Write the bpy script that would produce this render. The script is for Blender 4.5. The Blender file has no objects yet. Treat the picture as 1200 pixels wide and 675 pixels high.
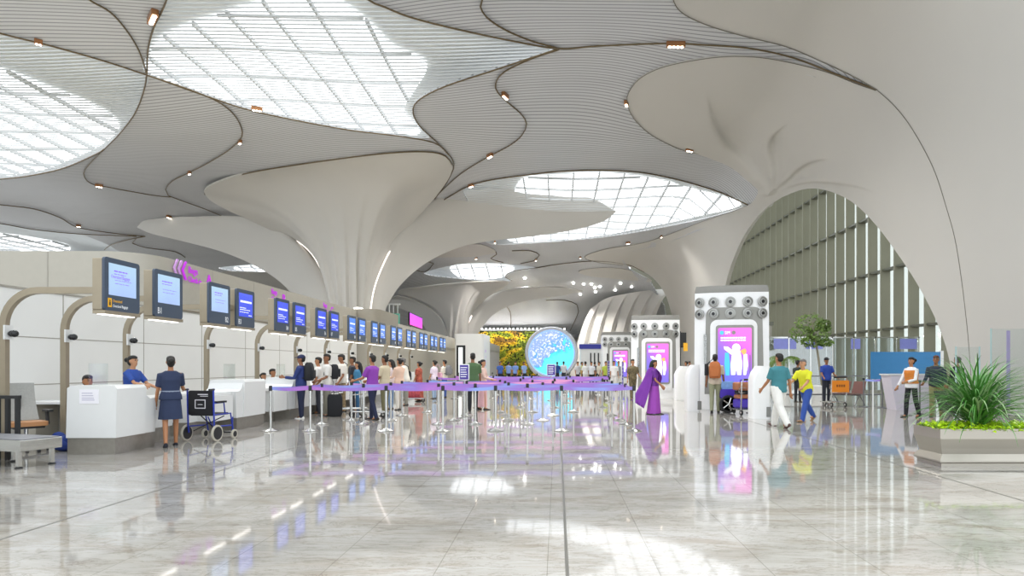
import bpy, bmesh, math, random
import numpy as np
from mathutils import Vector, Matrix
from mathutils.geometry import delaunay_2d_cdt
random.seed(7)
PI = math.pi
SC = bpy.context.scene
COL = SC.collection

# ---------------------------------------------------------------- camera, sky, exposure
F, CX, CY, HC = 750.0, 653.0, 428.0, 1.44          # focal length and vanishing point in 1200x675 pixels, eye height
cam_d = bpy.data.cameras.new('camera'); cam = bpy.data.objects.new('camera', cam_d); COL.objects.link(cam)
cam.location = (0, 0, HC); cam.rotation_euler = (PI / 2, 0, 0)
cam_d.sensor_width = 36; cam_d.lens = 36 * F / 1200
cam_d.shift_x = -(CX - 600) / 1200; cam_d.shift_y = (CY - 337.5) / 1200
cam_d.clip_end = 400
SC.camera = cam
W = bpy.data.worlds.new('sky'); SC.world = W; W.use_nodes = True
bg = W.node_tree.nodes['Background']
bg.inputs[0].default_value = (0.90, 0.955, 1.0, 1); bg.inputs[1].default_value = 1.3
SC.view_settings.view_transform = 'Standard'; SC.view_settings.look = 'None'
SC.view_settings.gamma = 1; SC.view_settings.use_curve_mapping = False
SC.view_settings.exposure = 0.50
SC.cycles.use_denoising = True
SC.cycles.max_bounces = 8; SC.cycles.diffuse_bounces = 5; SC.cycles.glossy_bounces = 4
SC.cycles.transparent_max_bounces = 16
SC.cycles.caustics_reflective = False; SC.cycles.caustics_refractive = False

sun_d = bpy.data.lights.new('sun', 'SUN'); sun_d.energy = 2.2; sun_d.angle = math.radians(2.5); sun_d.color = (1, .97, .92)
sun = bpy.data.objects.new('sun', sun_d); COL.objects.link(sun); sun.location = (40, 40, 30)
sun.rotation_euler = Vector((-1.0, -.50, -.62)).to_track_quat('-Z', 'Y').to_euler()

# ---------------------------------------------------------------- materials
def new_mat(name):
    m = bpy.data.materials.new(name); m.use_nodes = True
    return m, m.node_tree.nodes, m.node_tree.links, m.node_tree.nodes['Principled BSDF']
_mc = {}
def mat(name, col, rough=0.5, metal=0.0, coat=0.0, noise=0.03, nscale=6.0, emit=0.0, alpha=1.0, trans=0.0):
    """plain procedural material: a colour with a faint noise variation"""
    if name in _mc: return _mc[name]
    m, N, L, b = new_mat(name)
    b.inputs['Roughness'].default_value = rough; b.inputs['Metallic'].default_value = metal
    b.inputs['Coat Weight'].default_value = coat
    b.inputs['Transmission Weight'].default_value = trans
    if emit:
        b.inputs['Emission Color'].default_value = (*col, 1); b.inputs['Emission Strength'].default_value = emit
    if noise:
        t = N.new('ShaderNodeTexNoise'); t.inputs['Scale'].default_value = nscale; t.inputs['Detail'].default_value = 3
        tc = N.new('ShaderNodeTexCoord'); L.new(tc.outputs['Object'], t.inputs['Vector'])
        r = N.new('ShaderNodeValToRGB'); r.color_ramp.elements[0].position = .3; r.color_ramp.elements[1].position = .7
        r.color_ramp.elements[0].color = (*[max(0, c * (1 - noise)) for c in col], 1)
        r.color_ramp.elements[1].color = (*[min(1, c * (1 + noise)) for c in col], 1)
        L.new(t.outputs['Fac'], r.inputs[0]); L.new(r.outputs[0], b.inputs['Base Color'])
    else:
        b.inputs['Base Color'].default_value = (*col, 1)
    _mc[name] = m
    return m
def glow(name, col, strength):
    if name in _mc: return _mc[name]
    m, N, L, b = new_mat(name)
    b.inputs['Base Color'].default_value = (*[c * .3 for c in col], 1)
    b.inputs['Emission Color'].default_value = (*col, 1); b.inputs['Emission Strength'].default_value = strength
    _mc[name] = m
    return m
def glass(name, tint=(.9, .95, .95), a=0.15, rough=.05):
    if name in _mc: return _mc[name]
    m, N, L, b = new_mat(name)
    t = N.new('ShaderNodeBsdfTransparent'); t.inputs[0].default_value = (*tint, 1)
    g = N.new('ShaderNodeBsdfGlossy'); g.inputs['Roughness'].default_value = rough
    x = N.new('ShaderNodeMixShader'); x.inputs[0].default_value = a
    L.new(t.outputs[0], x.inputs[1]); L.new(g.outputs[0], x.inputs[2])
    L.new(x.outputs[0], N['Material Output'].inputs[0])
    _mc[name] = m
    return m
def hexc(s):
    s = s.lstrip('#'); v = [int(s[i:i + 2], 16) / 255 for i in (0, 2, 4)]
    return tuple(c / 12.92 if c <= .04045 else ((c + .055) / 1.055) ** 2.4 for c in v)

# ---------------------------------------------------------------- mesh helpers
class MB:
    """collects shapes and links them as one mesh object"""
    def __init__(s): s.v = []; s.f = []
    def add(s, vs, fs):
        n = len(s.v); s.v += [tuple(p) for p in vs]; s.f += [tuple(i + n for i in f) for f in fs]; return s
    def box(s, x0, x1, y0, y1, z0, z1):
        return s.add([(x0, y0, z0), (x1, y0, z0), (x1, y1, z0), (x0, y1, z0), (x0, y0, z1), (x1, y0, z1), (x1, y1, z1), (x0, y1, z1)],
                     [(3, 2, 1, 0), (4, 5, 6, 7), (0, 1, 5, 4), (1, 2, 6, 5), (2, 3, 7, 6), (3, 0, 4, 7)])
    def rings(s, rings, cap=True):
        n = len(rings[0]); vs = [p for r in rings for p in r]; fs = []
        for i in range(len(rings) - 1):
            for j in range(n):
                k = (j + 1) % n
                fs.append((i * n + j, i * n + k, (i + 1) * n + k, (i + 1) * n + j))
        if cap:
            fs.append(tuple(range(n - 1, -1, -1))); o = (len(rings) - 1) * n; fs.append(tuple(range(o, o + n)))
        return s.add(vs, fs)
    def tube(s, pts, r, n=8, cap=True):
        """round bar along a polyline; r a number or one per point"""
        pts = [Vector(p) for p in pts]; rr = r if isinstance(r, (list, tuple)) else [r] * len(pts)
        rings = []; prev = None
        for i, p in enumerate(pts):
            a = pts[max(0, i - 1)]; b = pts[min(len(pts) - 1, i + 1)]
            t = (b - a)
            if t.length < 1e-9: t = Vector((0, 0, 1))
            t.normalize()
            if prev is None:
                u = t.cross(Vector((0, 0, 1)))
                if u.length < 1e-3: u = Vector((1, 0, 0))
            else:
                u = prev - t * prev.dot(t)
                if u.length < 1e-6: u = t.orthogonal()
            u.normalize(); w = t.cross(u); prev = u
            rings.append([p + (u * math.cos(2 * PI * k / n) + w * math.sin(2 * PI * k / n)) * rr[i] for k in range(n)])
        return s.rings(rings, cap)
    def cap_tube(s, pts, r, n=10):
        """tube with rounded ends"""
        pts = [Vector(p) for p in pts]; rr = list(r) if isinstance(r, (list, tuple)) else [r] * len(pts)
        d0 = (pts[0] - pts[1]).normalized(); d1 = (pts[-1] - pts[-2]).normalized()
        P_, R_ = [], []
        for a in (80, 55, 28): P_.append(pts[0] + d0 * rr[0] * math.sin(math.radians(a))); R_.append(rr[0] * math.cos(math.radians(a)))
        P_ += pts; R_ += rr
        for a in (28, 55, 80): P_.append(pts[-1] + d1 * rr[-1] * math.sin(math.radians(a))); R_.append(rr[-1] * math.cos(math.radians(a)))
        return s.tube(P_, R_, n)
    def lathe(s, prof, c=(0, 0, 0), n=16, axis='z', sx=1, sy=1):
        rings = []
        for r, h in prof:
            ring = []
            for k in range(n):
                a = 2 * PI * k / n; x, y = r * math.cos(a) * sx, r * math.sin(a) * sy
                q = (x, y, h) if axis == 'z' else ((x, h, y) if axis == 'y' else (h, x, y))
                ring.append((c[0] + q[0], c[1] + q[1], c[2] + q[2]))
            rings.append(ring)
        return s.rings(rings)
    def ell(s, c, r, n=12, m=8, R=None):
        rings = []
        for i in range(m + 1):
            t = -PI / 2 + PI * min(max(i / m, .03), .97)
            ring = []
            for k in range(n):
                a = 2 * PI * k / n
                v = Vector((r[0] * math.cos(t) * math.cos(a), r[1] * math.cos(t) * math.sin(a), r[2] * math.sin(t)))
                if R is not None: v = R @ v
                ring.append(Vector(c) + v)
            rings.append(ring)
        return s.rings(rings)
    def prism(s, poly, h0, h1, axis='z', inset=0):
        """polygon (2-D) extruded along an axis: z -> (x,y), y -> (x,z), x -> (y,z)"""
        def q(p, h): return (p[0], p[1], h) if axis == 'z' else ((p[0], h, p[1]) if axis == 'y' else (h, p[0], p[1]))
        return s.rings([[q(p, h0) for p in poly], [q(p, h1) for p in poly]])
    def build(s, name, m=None, parent=None, smooth=False, loc=None, fix=True):
        me = bpy.data.meshes.new(name); me.from_pydata(s.v, [], s.f)
        if fix:
            b = bmesh.new(); b.from_mesh(me); bmesh.ops.recalc_face_normals(b, faces=b.faces); b.to_mesh(me); b.free()
        if smooth:
            me.polygons.foreach_set('use_smooth', [True] * len(me.polygons))
            if smooth == 'auto':
                me.set_sharp_from_angle(angle=math.radians(38))
        if m is not None: me.materials.append(m)
        o = bpy.data.objects.new(name, me); COL.objects.link(o)
        if parent is not None: o.parent = parent
        if loc is not None: o.location = loc
        return o
def rrect(x0, x1, y0, y1, r, n=5):
    """rounded rectangle outline; r a number or four radii (from the low-low corner, anticlockwise)"""
    rr = r if isinstance(r, (list, tuple)) else [r] * 4
    out = []
    for (cx, cy, a, q) in ((x0, y0, 180, rr[0]), (x1, y0, 270, rr[1]), (x1, y1, 0, rr[2]), (x0, y1, 90, rr[3])):
        if q <= 0: out.append((cx, cy)); continue
        ox = cx + q if cx == x0 else cx - q; oy = cy + q if cy == y0 else cy - q
        for k in range(n + 1):
            t = math.radians(a + 90 * k / n); out.append((ox + q * math.cos(t), oy + q * math.sin(t)))
    return out
def tag(o, label, cat, group=None, kind=None):
    if label: o['label'] = label
    if cat: o['category'] = cat
    if group: o['group'] = group
    if kind: o['kind'] = kind
    return o
def struct(o): o['kind'] = 'structure'; return o
def empty(name, loc=(0, 0, 0), rz=0, label=None, cat=None, group=None):
    o = bpy.data.objects.new(name, None); COL.objects.link(o); o.location = loc; o.rotation_euler = (0, 0, rz)
    o.empty_display_size = .2
    return tag(o, label, cat, group)
_kids = {}
def copy_tree(o, parent=None):
    c = o.copy(); COL.objects.link(c); c.parent = parent
    for ch in list(o.children): copy_tree(ch, c)
    return c
def text(body, size, m, parent, name, M, depth=.004, align='LEFT', sx=1):
    """lettering as a mesh; M places it: text runs along local x, up is local y, it faces local z"""
    cu = bpy.data.curves.new(name, 'FONT'); cu.body = body; cu.size = size; cu.extrude = depth; cu.align_x = align
    cu.resolution_u = 2
    t = bpy.data.objects.new(name + '_tmp', cu); COL.objects.link(t)
    dg = bpy.context.evaluated_depsgraph_get()
    me = bpy.data.meshes.new_from_object(t.evaluated_get(dg)); me.name = name
    bpy.data.objects.remove(t); bpy.data.curves.remove(cu)
    me.transform(M @ Matrix.Diagonal((sx, 1, 1, 1)))
    me.materials.clear(); me.materials.append(m)
    o = bpy.data.objects.new(name, me); COL.objects.link(o); o.parent = parent
    return o
def frame_m(o, xdir, ydir):
    """matrix with origin o, local x and y directions"""
    x = Vector(xdir).normalized(); y = Vector(ydir).normalized(); z = x.cross(y)
    M = Matrix((x, y, z)).transposed().to_4x4(); M.translation = Vector(o); return M
def P(px, py, D): return Vector(((px - CX) * D / F, D, HC + (CY - py) * D / F))
def G(px, py):
    """the floor point seen at a pixel"""
    D = HC * F / (py - CY); return Vector(((px - CX) * D / F, D, 0))
# ================================================================ THE VAULT: one roof surface z = H(x, y) that turns down into the right wall
def H(x, y):
    x = np.asarray(x, float); y = np.asarray(y, float)
    b = 12.8 - 0.018 * np.maximum(0, y - 20) - 0.012 * np.maximum(0, y - 60) ** 2
    b = b + 0.16 * np.sin(x * .42 + 1) * np.cos(y * .23)
    t = np.clip((x - 8) / 5, 0, 1)
    r = np.power(np.maximum(0, 1 - t ** 2.2), 1 / 2.2)
    return np.where(x < 13, b * r, -(x - 13) * 60)
def hit(px, py, dz=0.0):
    px = np.asarray(px, float); py = np.asarray(py, float)
    lo = np.full(px.shape, 3.0); hi = np.full(px.shape, 140.0)
    for _ in range(42):
        m = (lo + hi) / 2
        f = HC + (CY - py) * m / F - (H((px - CX) * m / F, m) + dz)
        hi = np.where(f > 0, m, hi); lo = np.where(f > 0, lo, m)
    return (lo + hi) / 2
def pts3(px, py, D): return np.stack([(px - CX) * D / F, D, HC + (CY - py) * D / F], 1)
def spline(pts, n=None, step=5.0, closed=False):
    """Catmull-Rom through points of any dimension, about `step` apart (first two coordinates) or n samples"""
    A = np.array(pts, float); k = len(A)
    g = (lambda i: A[i % k]) if closed else (lambda i: A[min(max(i, 0), k - 1)] if 0 <= i < k else (2 * A[0] - A[1] if i < 0 else 2 * A[-1] - A[-2]))
    out = []
    for i in range(k if closed else k - 1):
        p0, p1, p2, p3 = g(i - 1), g(i), g(i + 1), g(i + 2)
        m = max(1, int(round(np.linalg.norm((p2 - p1)[:2]) / step))) if n is None else 24
        for j in range(m):
            t = j / m
            out.append(.5 * ((2 * p1) + (p2 - p0) * t + (2 * p0 - 5 * p1 + 4 * p2 - p3) * t * t + (3 * p1 - p0 - 3 * p2 + p3) * t ** 3))
    if not closed: out.append(A[-1])
    out = np.array(out)
    if n is None: return out
    d = np.r_[0, np.cumsum(np.linalg.norm(np.diff(out[:, :2], axis=0), axis=1))]
    s = np.linspace(0, d[-1], n)
    return np.stack([np.interp(s, d, out[:, c]) for c in range(out.shape[1])], 1)
def inside(x, y, poly):
    x = np.asarray(x, float); y = np.asarray(y, float); c = np.zeros(x.shape, bool); n = len(poly)
    for i in range(n):
        x0, y0 = poly[i]; x1, y1 = poly[i - 1]
        if y0 == y1: continue
        c ^= ((y0 > y) != (y1 > y)) & (x < (x1 - x0) * (y - y0) / (y1 - y0) + x0)
    return c
def patch(name, outline, m, holes=(), dz=0.0, step=9, thick=.08, extra=None, disp=None, parent=None):
    """a panel of the vault: outline and holes drawn on the vault surface, meshed inside, with thickness"""
    loops = [outline] + list(holes); pts = []; edges = []
    for lp in loops:
        n = len(pts); pts += [tuple(p[:2]) for p in lp]; edges += [(n + i, n + (i + 1) % len(lp)) for i in range(len(lp))]
    O = np.array(outline)
    gx, gy = np.meshgrid(np.arange(O[:, 0].min(), O[:, 0].max(), step), np.arange(O[:, 1].min(), O[:, 1].max(), step))
    gx = gx.ravel() + (np.arange(gx.size) % 7) * .07; gy = gy.ravel() + (np.arange(gy.size) % 5) * .07
    ok = inside(gx, gy, outline)
    for h in holes: ok &= ~inside(gx, gy, h)
    pts += list(zip(gx[ok], gy[ok]))
    if extra is not None:
        e = np.array(extra); ok = inside(e[:, 0], e[:, 1], outline)
        for h in holes: ok &= ~inside(e[:, 0], e[:, 1], h)
        pts += [tuple(q) for q in e[ok]]
    v2, _, fs, _, _, _ = delaunay_2d_cdt([Vector(p) for p in pts], edges, [], 0, 1e-4)
    v = np.array([tuple(p) for p in v2]); f = np.array([tuple(q) for q in fs])
    c = v[f].mean(1); ok = inside(c[:, 0], c[:, 1], outline)
    for h in holes: ok &= ~inside(c[:, 0], c[:, 1], h)
    f = f[ok]
    D = hit(v[:, 0], v[:, 1], dz)
    p = pts3(v[:, 0], v[:, 1], D)
    if disp is not None:
        e = .02
        hx = (H(p[:, 0] + e, p[:, 1]) - H(p[:, 0] - e, p[:, 1])) / (2 * e); hy = (H(p[:, 0], p[:, 1] + e) - H(p[:, 0], p[:, 1] - e)) / (2 * e)
        hx = np.clip(hx, -30, 30); nn = np.stack([hx, hy, -np.ones(len(p))], 1); nn /= np.linalg.norm(nn, axis=1)[:, None]
        p = p + nn * disp(v[:, 0], v[:, 1])[:, None]
    # one winding everywhere, then face the room
    q = v[f]; ar = (q[:, 1, 0] - q[:, 0, 0]) * (q[:, 2, 1] - q[:, 0, 1]) - (q[:, 1, 1] - q[:, 0, 1]) * (q[:, 2, 0] - q[:, 0, 0])
    f[ar < 0] = f[ar < 0][:, ::-1]; f = f[np.abs(ar) > 1e-3]
    a = p[f[:, 1]] - p[f[:, 0]]; b = p[f[:, 2]] - p[f[:, 0]]
    if (np.cross(a, b) * (p[f[:, 0]] - np.array([0, 0, HC]))).sum() > 0: f = f[:, ::-1]
    mb = MB(); mb.add(p.tolist(), f.tolist())
    o = mb.build(name, m, parent, smooth=True, fix=False)
    if thick:
        s = o.modifiers.new('thick', 'SOLIDIFY'); s.thickness = thick; s.offset = -1; es = o.modifiers.new('edges', 'EDGE_SPLIT'); es.split_angle = math.radians(50)
    return o
def to3(pts, dz=0.0, default=None):
    """(px, py[, D]) points to 3-D"""
    out = []
    for q in pts:
        D = q[2] if len(q) > 2 and q[2] is not None else float(hit(np.array([q[0]]), np.array([q[1]]), dz)[0])
        out.append((q[0], q[1], D))
    return out
def coons(name, top, right, bottom, left, m, nu=60, nv=40, flutes=None, thick=.12, parent=None, dz=-.05):
    """a double-curved leaf between four edge curves"""
    C = []
    for c, n in ((top, nu), (right, nv), (bottom, nu), (left, nv)):
        q = spline(to3(c, dz), n=n)
        C.append(pts3(q[:, 0], q[:, 1], q[:, 2]))
    T, R, B, L = C
    u = np.linspace(0, 1, nu)[None, :, None]; v = np.linspace(0, 1, nv)[:, None, None]
    S = (1 - v) * T[None] + v * B[None] + (1 - u) * L[:, None] + u * R[:, None]
    S = S - ((1 - u) * (1 - v) * T[0] + u * (1 - v) * T[-1] + (1 - u) * v * B[0] + u * v * B[-1])
    if flutes is not None:
        du = np.gradient(S, axis=1); dv = np.gradient(S, axis=0)
        n = np.cross(du, dv); n /= np.linalg.norm(n, axis=2)[:, :, None] + 1e-9
        toc = np.array([0, 0, HC]) - S
        n *= np.sign((n * toc).sum(2).mean() or 1)
        S = S + n * flutes(u[:, :, 0], v[:, :, 0])[:, :, None]
    mb = MB(); mb.add(S.reshape(-1, 3).tolist(), [(j * nu + i, j * nu + i + 1, (j + 1) * nu + i + 1, (j + 1) * nu + i) for j in range(nv - 1) for i in range(nu - 1)])
    o = mb.build(name, m, parent, smooth=True, fix=False)
    a = S[nv // 2, nu // 2]; fn = np.cross(S[nv // 2, nu // 2 + 1] - a, S[nv // 2 + 1, nu // 2] - a)
    if np.dot(fn, np.array([0, 0, HC]) - a) < 0: o.data.flip_normals()
    if thick:
        s = o.modifiers.new('thick', 'SOLIDIFY'); s.thickness = thick; s.offset = -1; es = o.modifiers.new('edges', 'EDGE_SPLIT'); es.split_angle = math.radians(50)
    return o

# materials of the vault
M_shell = mat('white_shell', hexc('#c8c5bf'), .55, noise=.015, nscale=.35)
M_shell.node_tree.nodes['Principled BSDF'].inputs['Specular IOR Level'].default_value = .35
def louver_mat(name, col, gap, period, share):
    m, N, L, b = new_mat(name)
    tc = N.new('ShaderNodeTexCoord'); sep = N.new('ShaderNodeSeparateXYZ'); L.new(tc.outputs['Object'], sep.inputs[0])
    no = N.new('ShaderNodeTexNoise'); no.inputs['Scale'].default_value = .06; no.inputs['Detail'].default_value = 1
    L.new(tc.outputs['Object'], no.inputs['Vector'])
    a = N.new('ShaderNodeMath'); a.operation = 'MULTIPLY_ADD'; a.inputs[1].default_value = 9.0
    L.new(no.outputs['Fac'], a.inputs[0]); L.new(sep.outputs['Y'], a.inputs[2])
    d = N.new('ShaderNodeMath'); d.operation = 'DIVIDE'; d.inputs[1].default_value = period; L.new(a.outputs[0], d.inputs[0])
    fr = N.new('ShaderNodeMath'); fr.operation = 'FRACT'; L.new(d.outputs[0], fr.inputs[0])
    r = N.new('ShaderNodeValToRGB'); r.color_ramp.elements[0].color = (*gap, 1); r.color_ramp.elements[1].color = (*col, 1)
    r.color_ramp.elements[0].position = share; r.color_ramp.elements[1].position = share + .12
    L.new(fr.outputs[0], r.inputs[0])
    n2 = N.new('ShaderNodeTexNoise'); n2.inputs['Scale'].default_value = .5; n2.inputs['Detail'].default_value = 4
    mp = N.new('ShaderNodeMapping'); mp.inputs['Scale'].default_value = (.25, 1.6, 1); L.new(tc.outputs['Object'], mp.inputs[0]); L.new(mp.outputs[0], n2.inputs['Vector'])
    mx = N.new('ShaderNodeMix'); mx.data_type = 'RGBA'; mx.blend_type = 'MULTIPLY'; mx.inputs[0].default_value = .3
    r2 = N.new('ShaderNodeValToRGB'); r2.color_ramp.elements[0].position = .3; r2.color_ramp.elements[1].position = .7
    r2.color_ramp.elements[0].color = (.82, .82, .82, 1)
    L.new(n2.outputs['Fac'], r2.inputs[0]); L.new(r.outputs[0], mx.inputs[6]); L.new(r2.outputs[0], mx.inputs[7])
    L.new(mx.outputs[2], b.inputs['Base Color'])
    b.inputs['Roughness'].default_value = .42; b.inputs['Metallic'].default_value = .0
    bu = N.new('ShaderNodeBump'); bu.inputs['Strength'].default_value = .25; bu.inputs['Distance'].default_value = .02
    L.new(fr.outputs[0], bu.inputs['Height']); L.new(bu.outputs[0], b.inputs['Normal'])
    return m
M_louv = louver_mat('grey_louvres', hexc('#cccdd0'), hexc('#85878a'), .22, .16)
M_slat = mat('skylight_slat', hexc('#c4c7c7'), .5, noise=0)
M_seam = mat('bronze_seam', hexc('#6f6046'), .45, .6, noise=.05)
M_sky = glow('skylight_glass', (.94, .97, 1.0), 1.7)
M_deck = mat('skylight_deck', hexc('#d4d6d4'), .6, noise=.02)
M_beam = mat('skylight_beam', hexc('#c4c6c6'), .6, noise=.02)

# ---- skylights
SKY = {
 1: dict(o=[(205, -40), (192, 8), (180, 30), (173, 60), (172, 87), (240, 112), (300, 131), (400, 151), (470, 160), (503, 161), (490, 146), (484, 132), (490, 118), (520, 102), (580, 82), (648, 59), (600, 48), (530, 33), (480, 20), (450, 8), (432, 0), (380, -40)],
         p=[(176, 70), (182, 50), (215, 32), (270, 14), (330, -2), (390, 0), (430, 25), (462, 55), (500, 75), (482, 112), (474, 130), (490, 158), (400, 149), (300, 129), (240, 110), (174, 86)]),
 2: dict(o=[(-90, 10), (0, 39), (60, 53), (120, 71), (171, 88), (168, 108), (158, 133), (140, 157), (112, 181), (75, 197), (35, 206), (0, 210), (-90, 216)],
         p=[(-85, 70), (0, 82), (60, 104), (110, 124), (140, 146), (122, 168), (80, 188), (35, 202), (-85, 210)]),
 3: dict(o=[(543, 221), (570, 212), (610, 206), (655, 201), (700, 199.5), (750, 202), (800, 212), (845, 226), (876, 240), (830, 255), (780, 266), (730, 275), (680, 281), (620, 285.5), (575, 286), (560, 270), (550, 240)],
         p=[(610, 212), (655, 206), (700, 203), (760, 209), (815, 222), (868, 239), (815, 254), (760, 266), (690, 278), (600, 284), (600, 250)]),
 4: dict(o=[(498, 319), (530, 311), (560, 308), (600, 310), (628, 314), (605, 318), (592, 324), (600, 329), (560, 328.5), (530, 326), (505, 323)],
         p=[(528, 313), (560, 309.5), (596, 311), (602, 316), (588, 325), (560, 327.5), (540, 326)]),
 5: dict(o=[(-70, 255), (0, 262), (40, 269), (90, 274), (118, 283), (135, 292), (140, 299), (60, 299), (0, 294), (-70, 290)],
         p=[(-65, 268), (0, 274), (38, 279), (80, 288), (75, 297), (40, 296), (0, 291), (-65, 288)]),
 6: dict(o=[(256, 314), (280, 311), (312, 309.5), (326, 318), (300, 319.5), (275, 318)],
         p=[(275, 313.5), (310, 311), (322, 317.5), (285, 317.5)]),
}
for k, s in SKY.items(): s['O'] = spline(s['o'], step=5 if k < 4 else 3, closed=True)
def grow(poly, k, d):
    c = poly.mean(0); q = poly - c; n = np.linalg.norm(q, axis=1)[:, None]
    return c + q * k + q / n * d
LABEL_SKY = {1: 'window_1', 2: 'window_2', 3: 'window_3', 4: 'window_4', 5: 'window_5', 6: 'window_6'}
def cuts(poly, c, ax):
    """where a straight line (coordinate ax = c) crosses a plan polygon"""
    xs = []
    for i in range(len(poly)):
        a, b = poly[i - 1], poly[i]
        if (a[ax] > c) != (b[ax] > c):
            t = (c - a[ax]) / (b[ax] - a[ax]); xs.append(a[1 - ax] + t * (b[1 - ax] - a[1 - ax]))
    xs.sort(); return list(zip(xs[0::2], xs[1::2]))
def bars(mb, poly, ax, gap, w, h, dz, seg=1.2, ph=0.0):
    lo, hi = poly[:, ax].min(), poly[:, ax].max(); c = lo + gap * .5 + ph
    while c < hi:
        for a, b in cuts(poly, c, ax):
            n = max(1, int((b - a) / seg)); t = np.linspace(a, b, n + 1)
            x, y = (np.full(n + 1, c), t) if ax == 0 else (t, np.full(n + 1, c))
            z = H(x, y) + dz; rg = []
            for i in range(n + 1):
                if ax == 1: rg.append([(x[i], y[i] - w / 2, z[i] - h / 2), (x[i], y[i] + w / 2, z[i] - h / 2), (x[i], y[i] + w / 2, z[i] + h / 2), (x[i], y[i] - w / 2, z[i] + h / 2)])
                else: rg.append([(x[i] - w / 2, y[i], z[i] - h / 2), (x[i] + w / 2, y[i], z[i] - h / 2), (x[i] + w / 2, y[i], z[i] + h / 2), (x[i] - w / 2, y[i], z[i] + h / 2)])
            mb.rings(rg)
        c += gap
for k, s in SKY.items():
    O = s['O']; D = hit(O[:, 0], O[:, 1]); plan = pts3(O[:, 0], O[:, 1], D)[:, :2]
    root = struct(empty('window_%d' % k, (0, 0, 0)))
    mb = MB(); bars(mb, plan, 1, .24 if k in (1, 2) else .36, .03, .045 if k in (1, 2) else .03, .0)
    mb.build('louvre_blades', M_slat, root)
    pp = spline(s['p'], step=6 if k < 4 else 3, closed=True)
    patch('pane', pp, M_sky, dz=.85, step=14 if k < 4 else 6, thick=0, parent=root)
    Dp = hit(pp[:, 0], pp[:, 1], .6); planp = pts3(pp[:, 0], pp[:, 1], Dp)[:, :2]
    mb = MB(); g = 1.55
    bars(mb, planp, 0, g, .09, .16, .62); bars(mb, planp, 1, g * 1.5, .06, .10, .62)
    mb.build('glazing_bars', M_beam, root)
    patch('deck', grow(O, 1.12, 4), M_deck, dz=.95, step=18 if k < 4 else 8, thick=.1, parent=root)
# ---- right shell outline and the arch
ARCH = spline([(832, 446), (838, 400), (845, 360), (850, 335), (857, 310), (870, 280), (888, 254), (908, 236), (930, 226), (952, 222.5), (975, 226), (1000, 238), (1025, 262), (1050, 295), (1075, 333), (1095, 371), (1108, 405), (1116, 440), (1121, 479)], step=5)
TAIL_UP = [(783, -60), (786, -20), (790, 3), (802, 17), (830, 30), (870, 42), (920, 54.5), (960, 71), (1000, 90), (1028, 105.5)]
TAIL_LO = [(1026, 106), (1000, 97), (970, 85), (930, 74.5), (890, 67.5), (850, 66.5), (810, 71.5), (775, 79.5), (750, 92), (737, 108), (735, 121), (742, 138), (760, 156), (785, 170), (803, 177), (830, 183), (858, 192.5), (878, 206), (889, 217), (891, 225), (876, 241), (830, 257), (760, 283), (710, 292), (685, 301), (700, 307.5), (730, 311), (755, 319), (772, 333), (783, 354), (789, 384), (791, 443)]
up = spline(TAIL_UP, step=6); lo_ = spline(TAIL_LO, step=5)
SHELL = np.vstack([up, lo_, ARCH, np.array([(1160, 483), (1200, 488.7), (1300, 499), (1420, 514), (1420, 300), (1420, 100), (1420, -60), (1200, -60), (1000, -60)])])
CREASE = [([(828, 108), (832, 125), (838, 146), (852, 166), (880, 190), (897, 211), (903, 224)], .45, 30),
          ([(926, 143), (908, 158), (902, 172), (906, 192), (909, 206), (906, 222)], .40, 32),
          ([(975, 186), (950, 191), (933, 201), (920, 213), (907, 224)], .34, 28),
          ([(1030, 228), (1000, 218), (960, 214.5), (930, 219), (905, 229)], .18, 14)]
ex = []; CR = []
for c, A, w in CREASE:
    q = spline(c, step=3); CR.append((q, A, w))
    t = np.gradient(q, axis=0); t /= np.linalg.norm(t, axis=1)[:, None]; n = np.stack([-t[:, 1], t[:, 0]], 1)
    for d in (-3, -1.2, 0, 1.2, 3, 6): ex += (q + n * d).tolist()
def shell_disp(x, y):
    out = np.zeros(len(x))
    for q, A, w in CR:
        best = np.full(len(x), 1e9); sd = np.zeros(len(x)); tt = np.zeros(len(x))
        for i in range(len(q) - 1):
            a, b = q[i], q[i + 1]; ab = b - a; L2 = (ab * ab).sum()
            t = np.clip(((x - a[0]) * ab[0] + (y - a[1]) * ab[1]) / L2, 0, 1)
            dx = x - (a[0] + t * ab[0]); dy = y - (a[1] + t * ab[1]); d = np.hypot(dx, dy)
            sg = np.sign(ab[0] * dy - ab[1] * dx); m = d < best
            best[m] = d[m]; sd[m] = sg[m]; tt[m] = (i + t[m]) / (len(q) - 1)
        ramp = np.where(sd > 0, np.exp(-best / 1.5) * .5, 1 - .5 * np.exp(-best / 1.5))
        fade = np.exp(-(best / w) ** 2) * np.clip(tt * 2.2, 0, 1) ** 1.2 * np.clip((1 - tt) * 6, .35, 1)
        out += -A * (ramp - .5) * fade
    return out
struct(patch('wall_right', SHELL, M_shell, dz=-.06, step=10, thick=.3, extra=ex, disp=shell_disp))
# ---- grey louvred ceiling, open at the skylights and left of the shell
CEIL = [(-180, -60), (795, -60)] + [(p[0] + 9, p[1] - 6) for p in up[8:]] + [(1034, 108), (1018, 114), (1000, 106), (970, 94), (930, 84), (890, 77), (850, 76), (812, 81), (780, 88), (758, 99), (746, 112), (745, 122), (750, 135), (766, 150), (790, 163), (808, 170), (834, 176), (862, 185), (884, 200), (895, 213), (898, 227), (882, 247), (834, 264), (775, 288), (724, 297), (738, 316), (761, 329), (778, 358), (780, 374), (760, 395), (560, 396), (430, 396), (300, 380), (100, 350), (-180, 350)]
CEIL = [tuple(p) for p in CEIL]
struct(patch('ceiling', CEIL, M_louv, holes=[s['O'] for s in SKY.values()], step=11, thick=.12))
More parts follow.
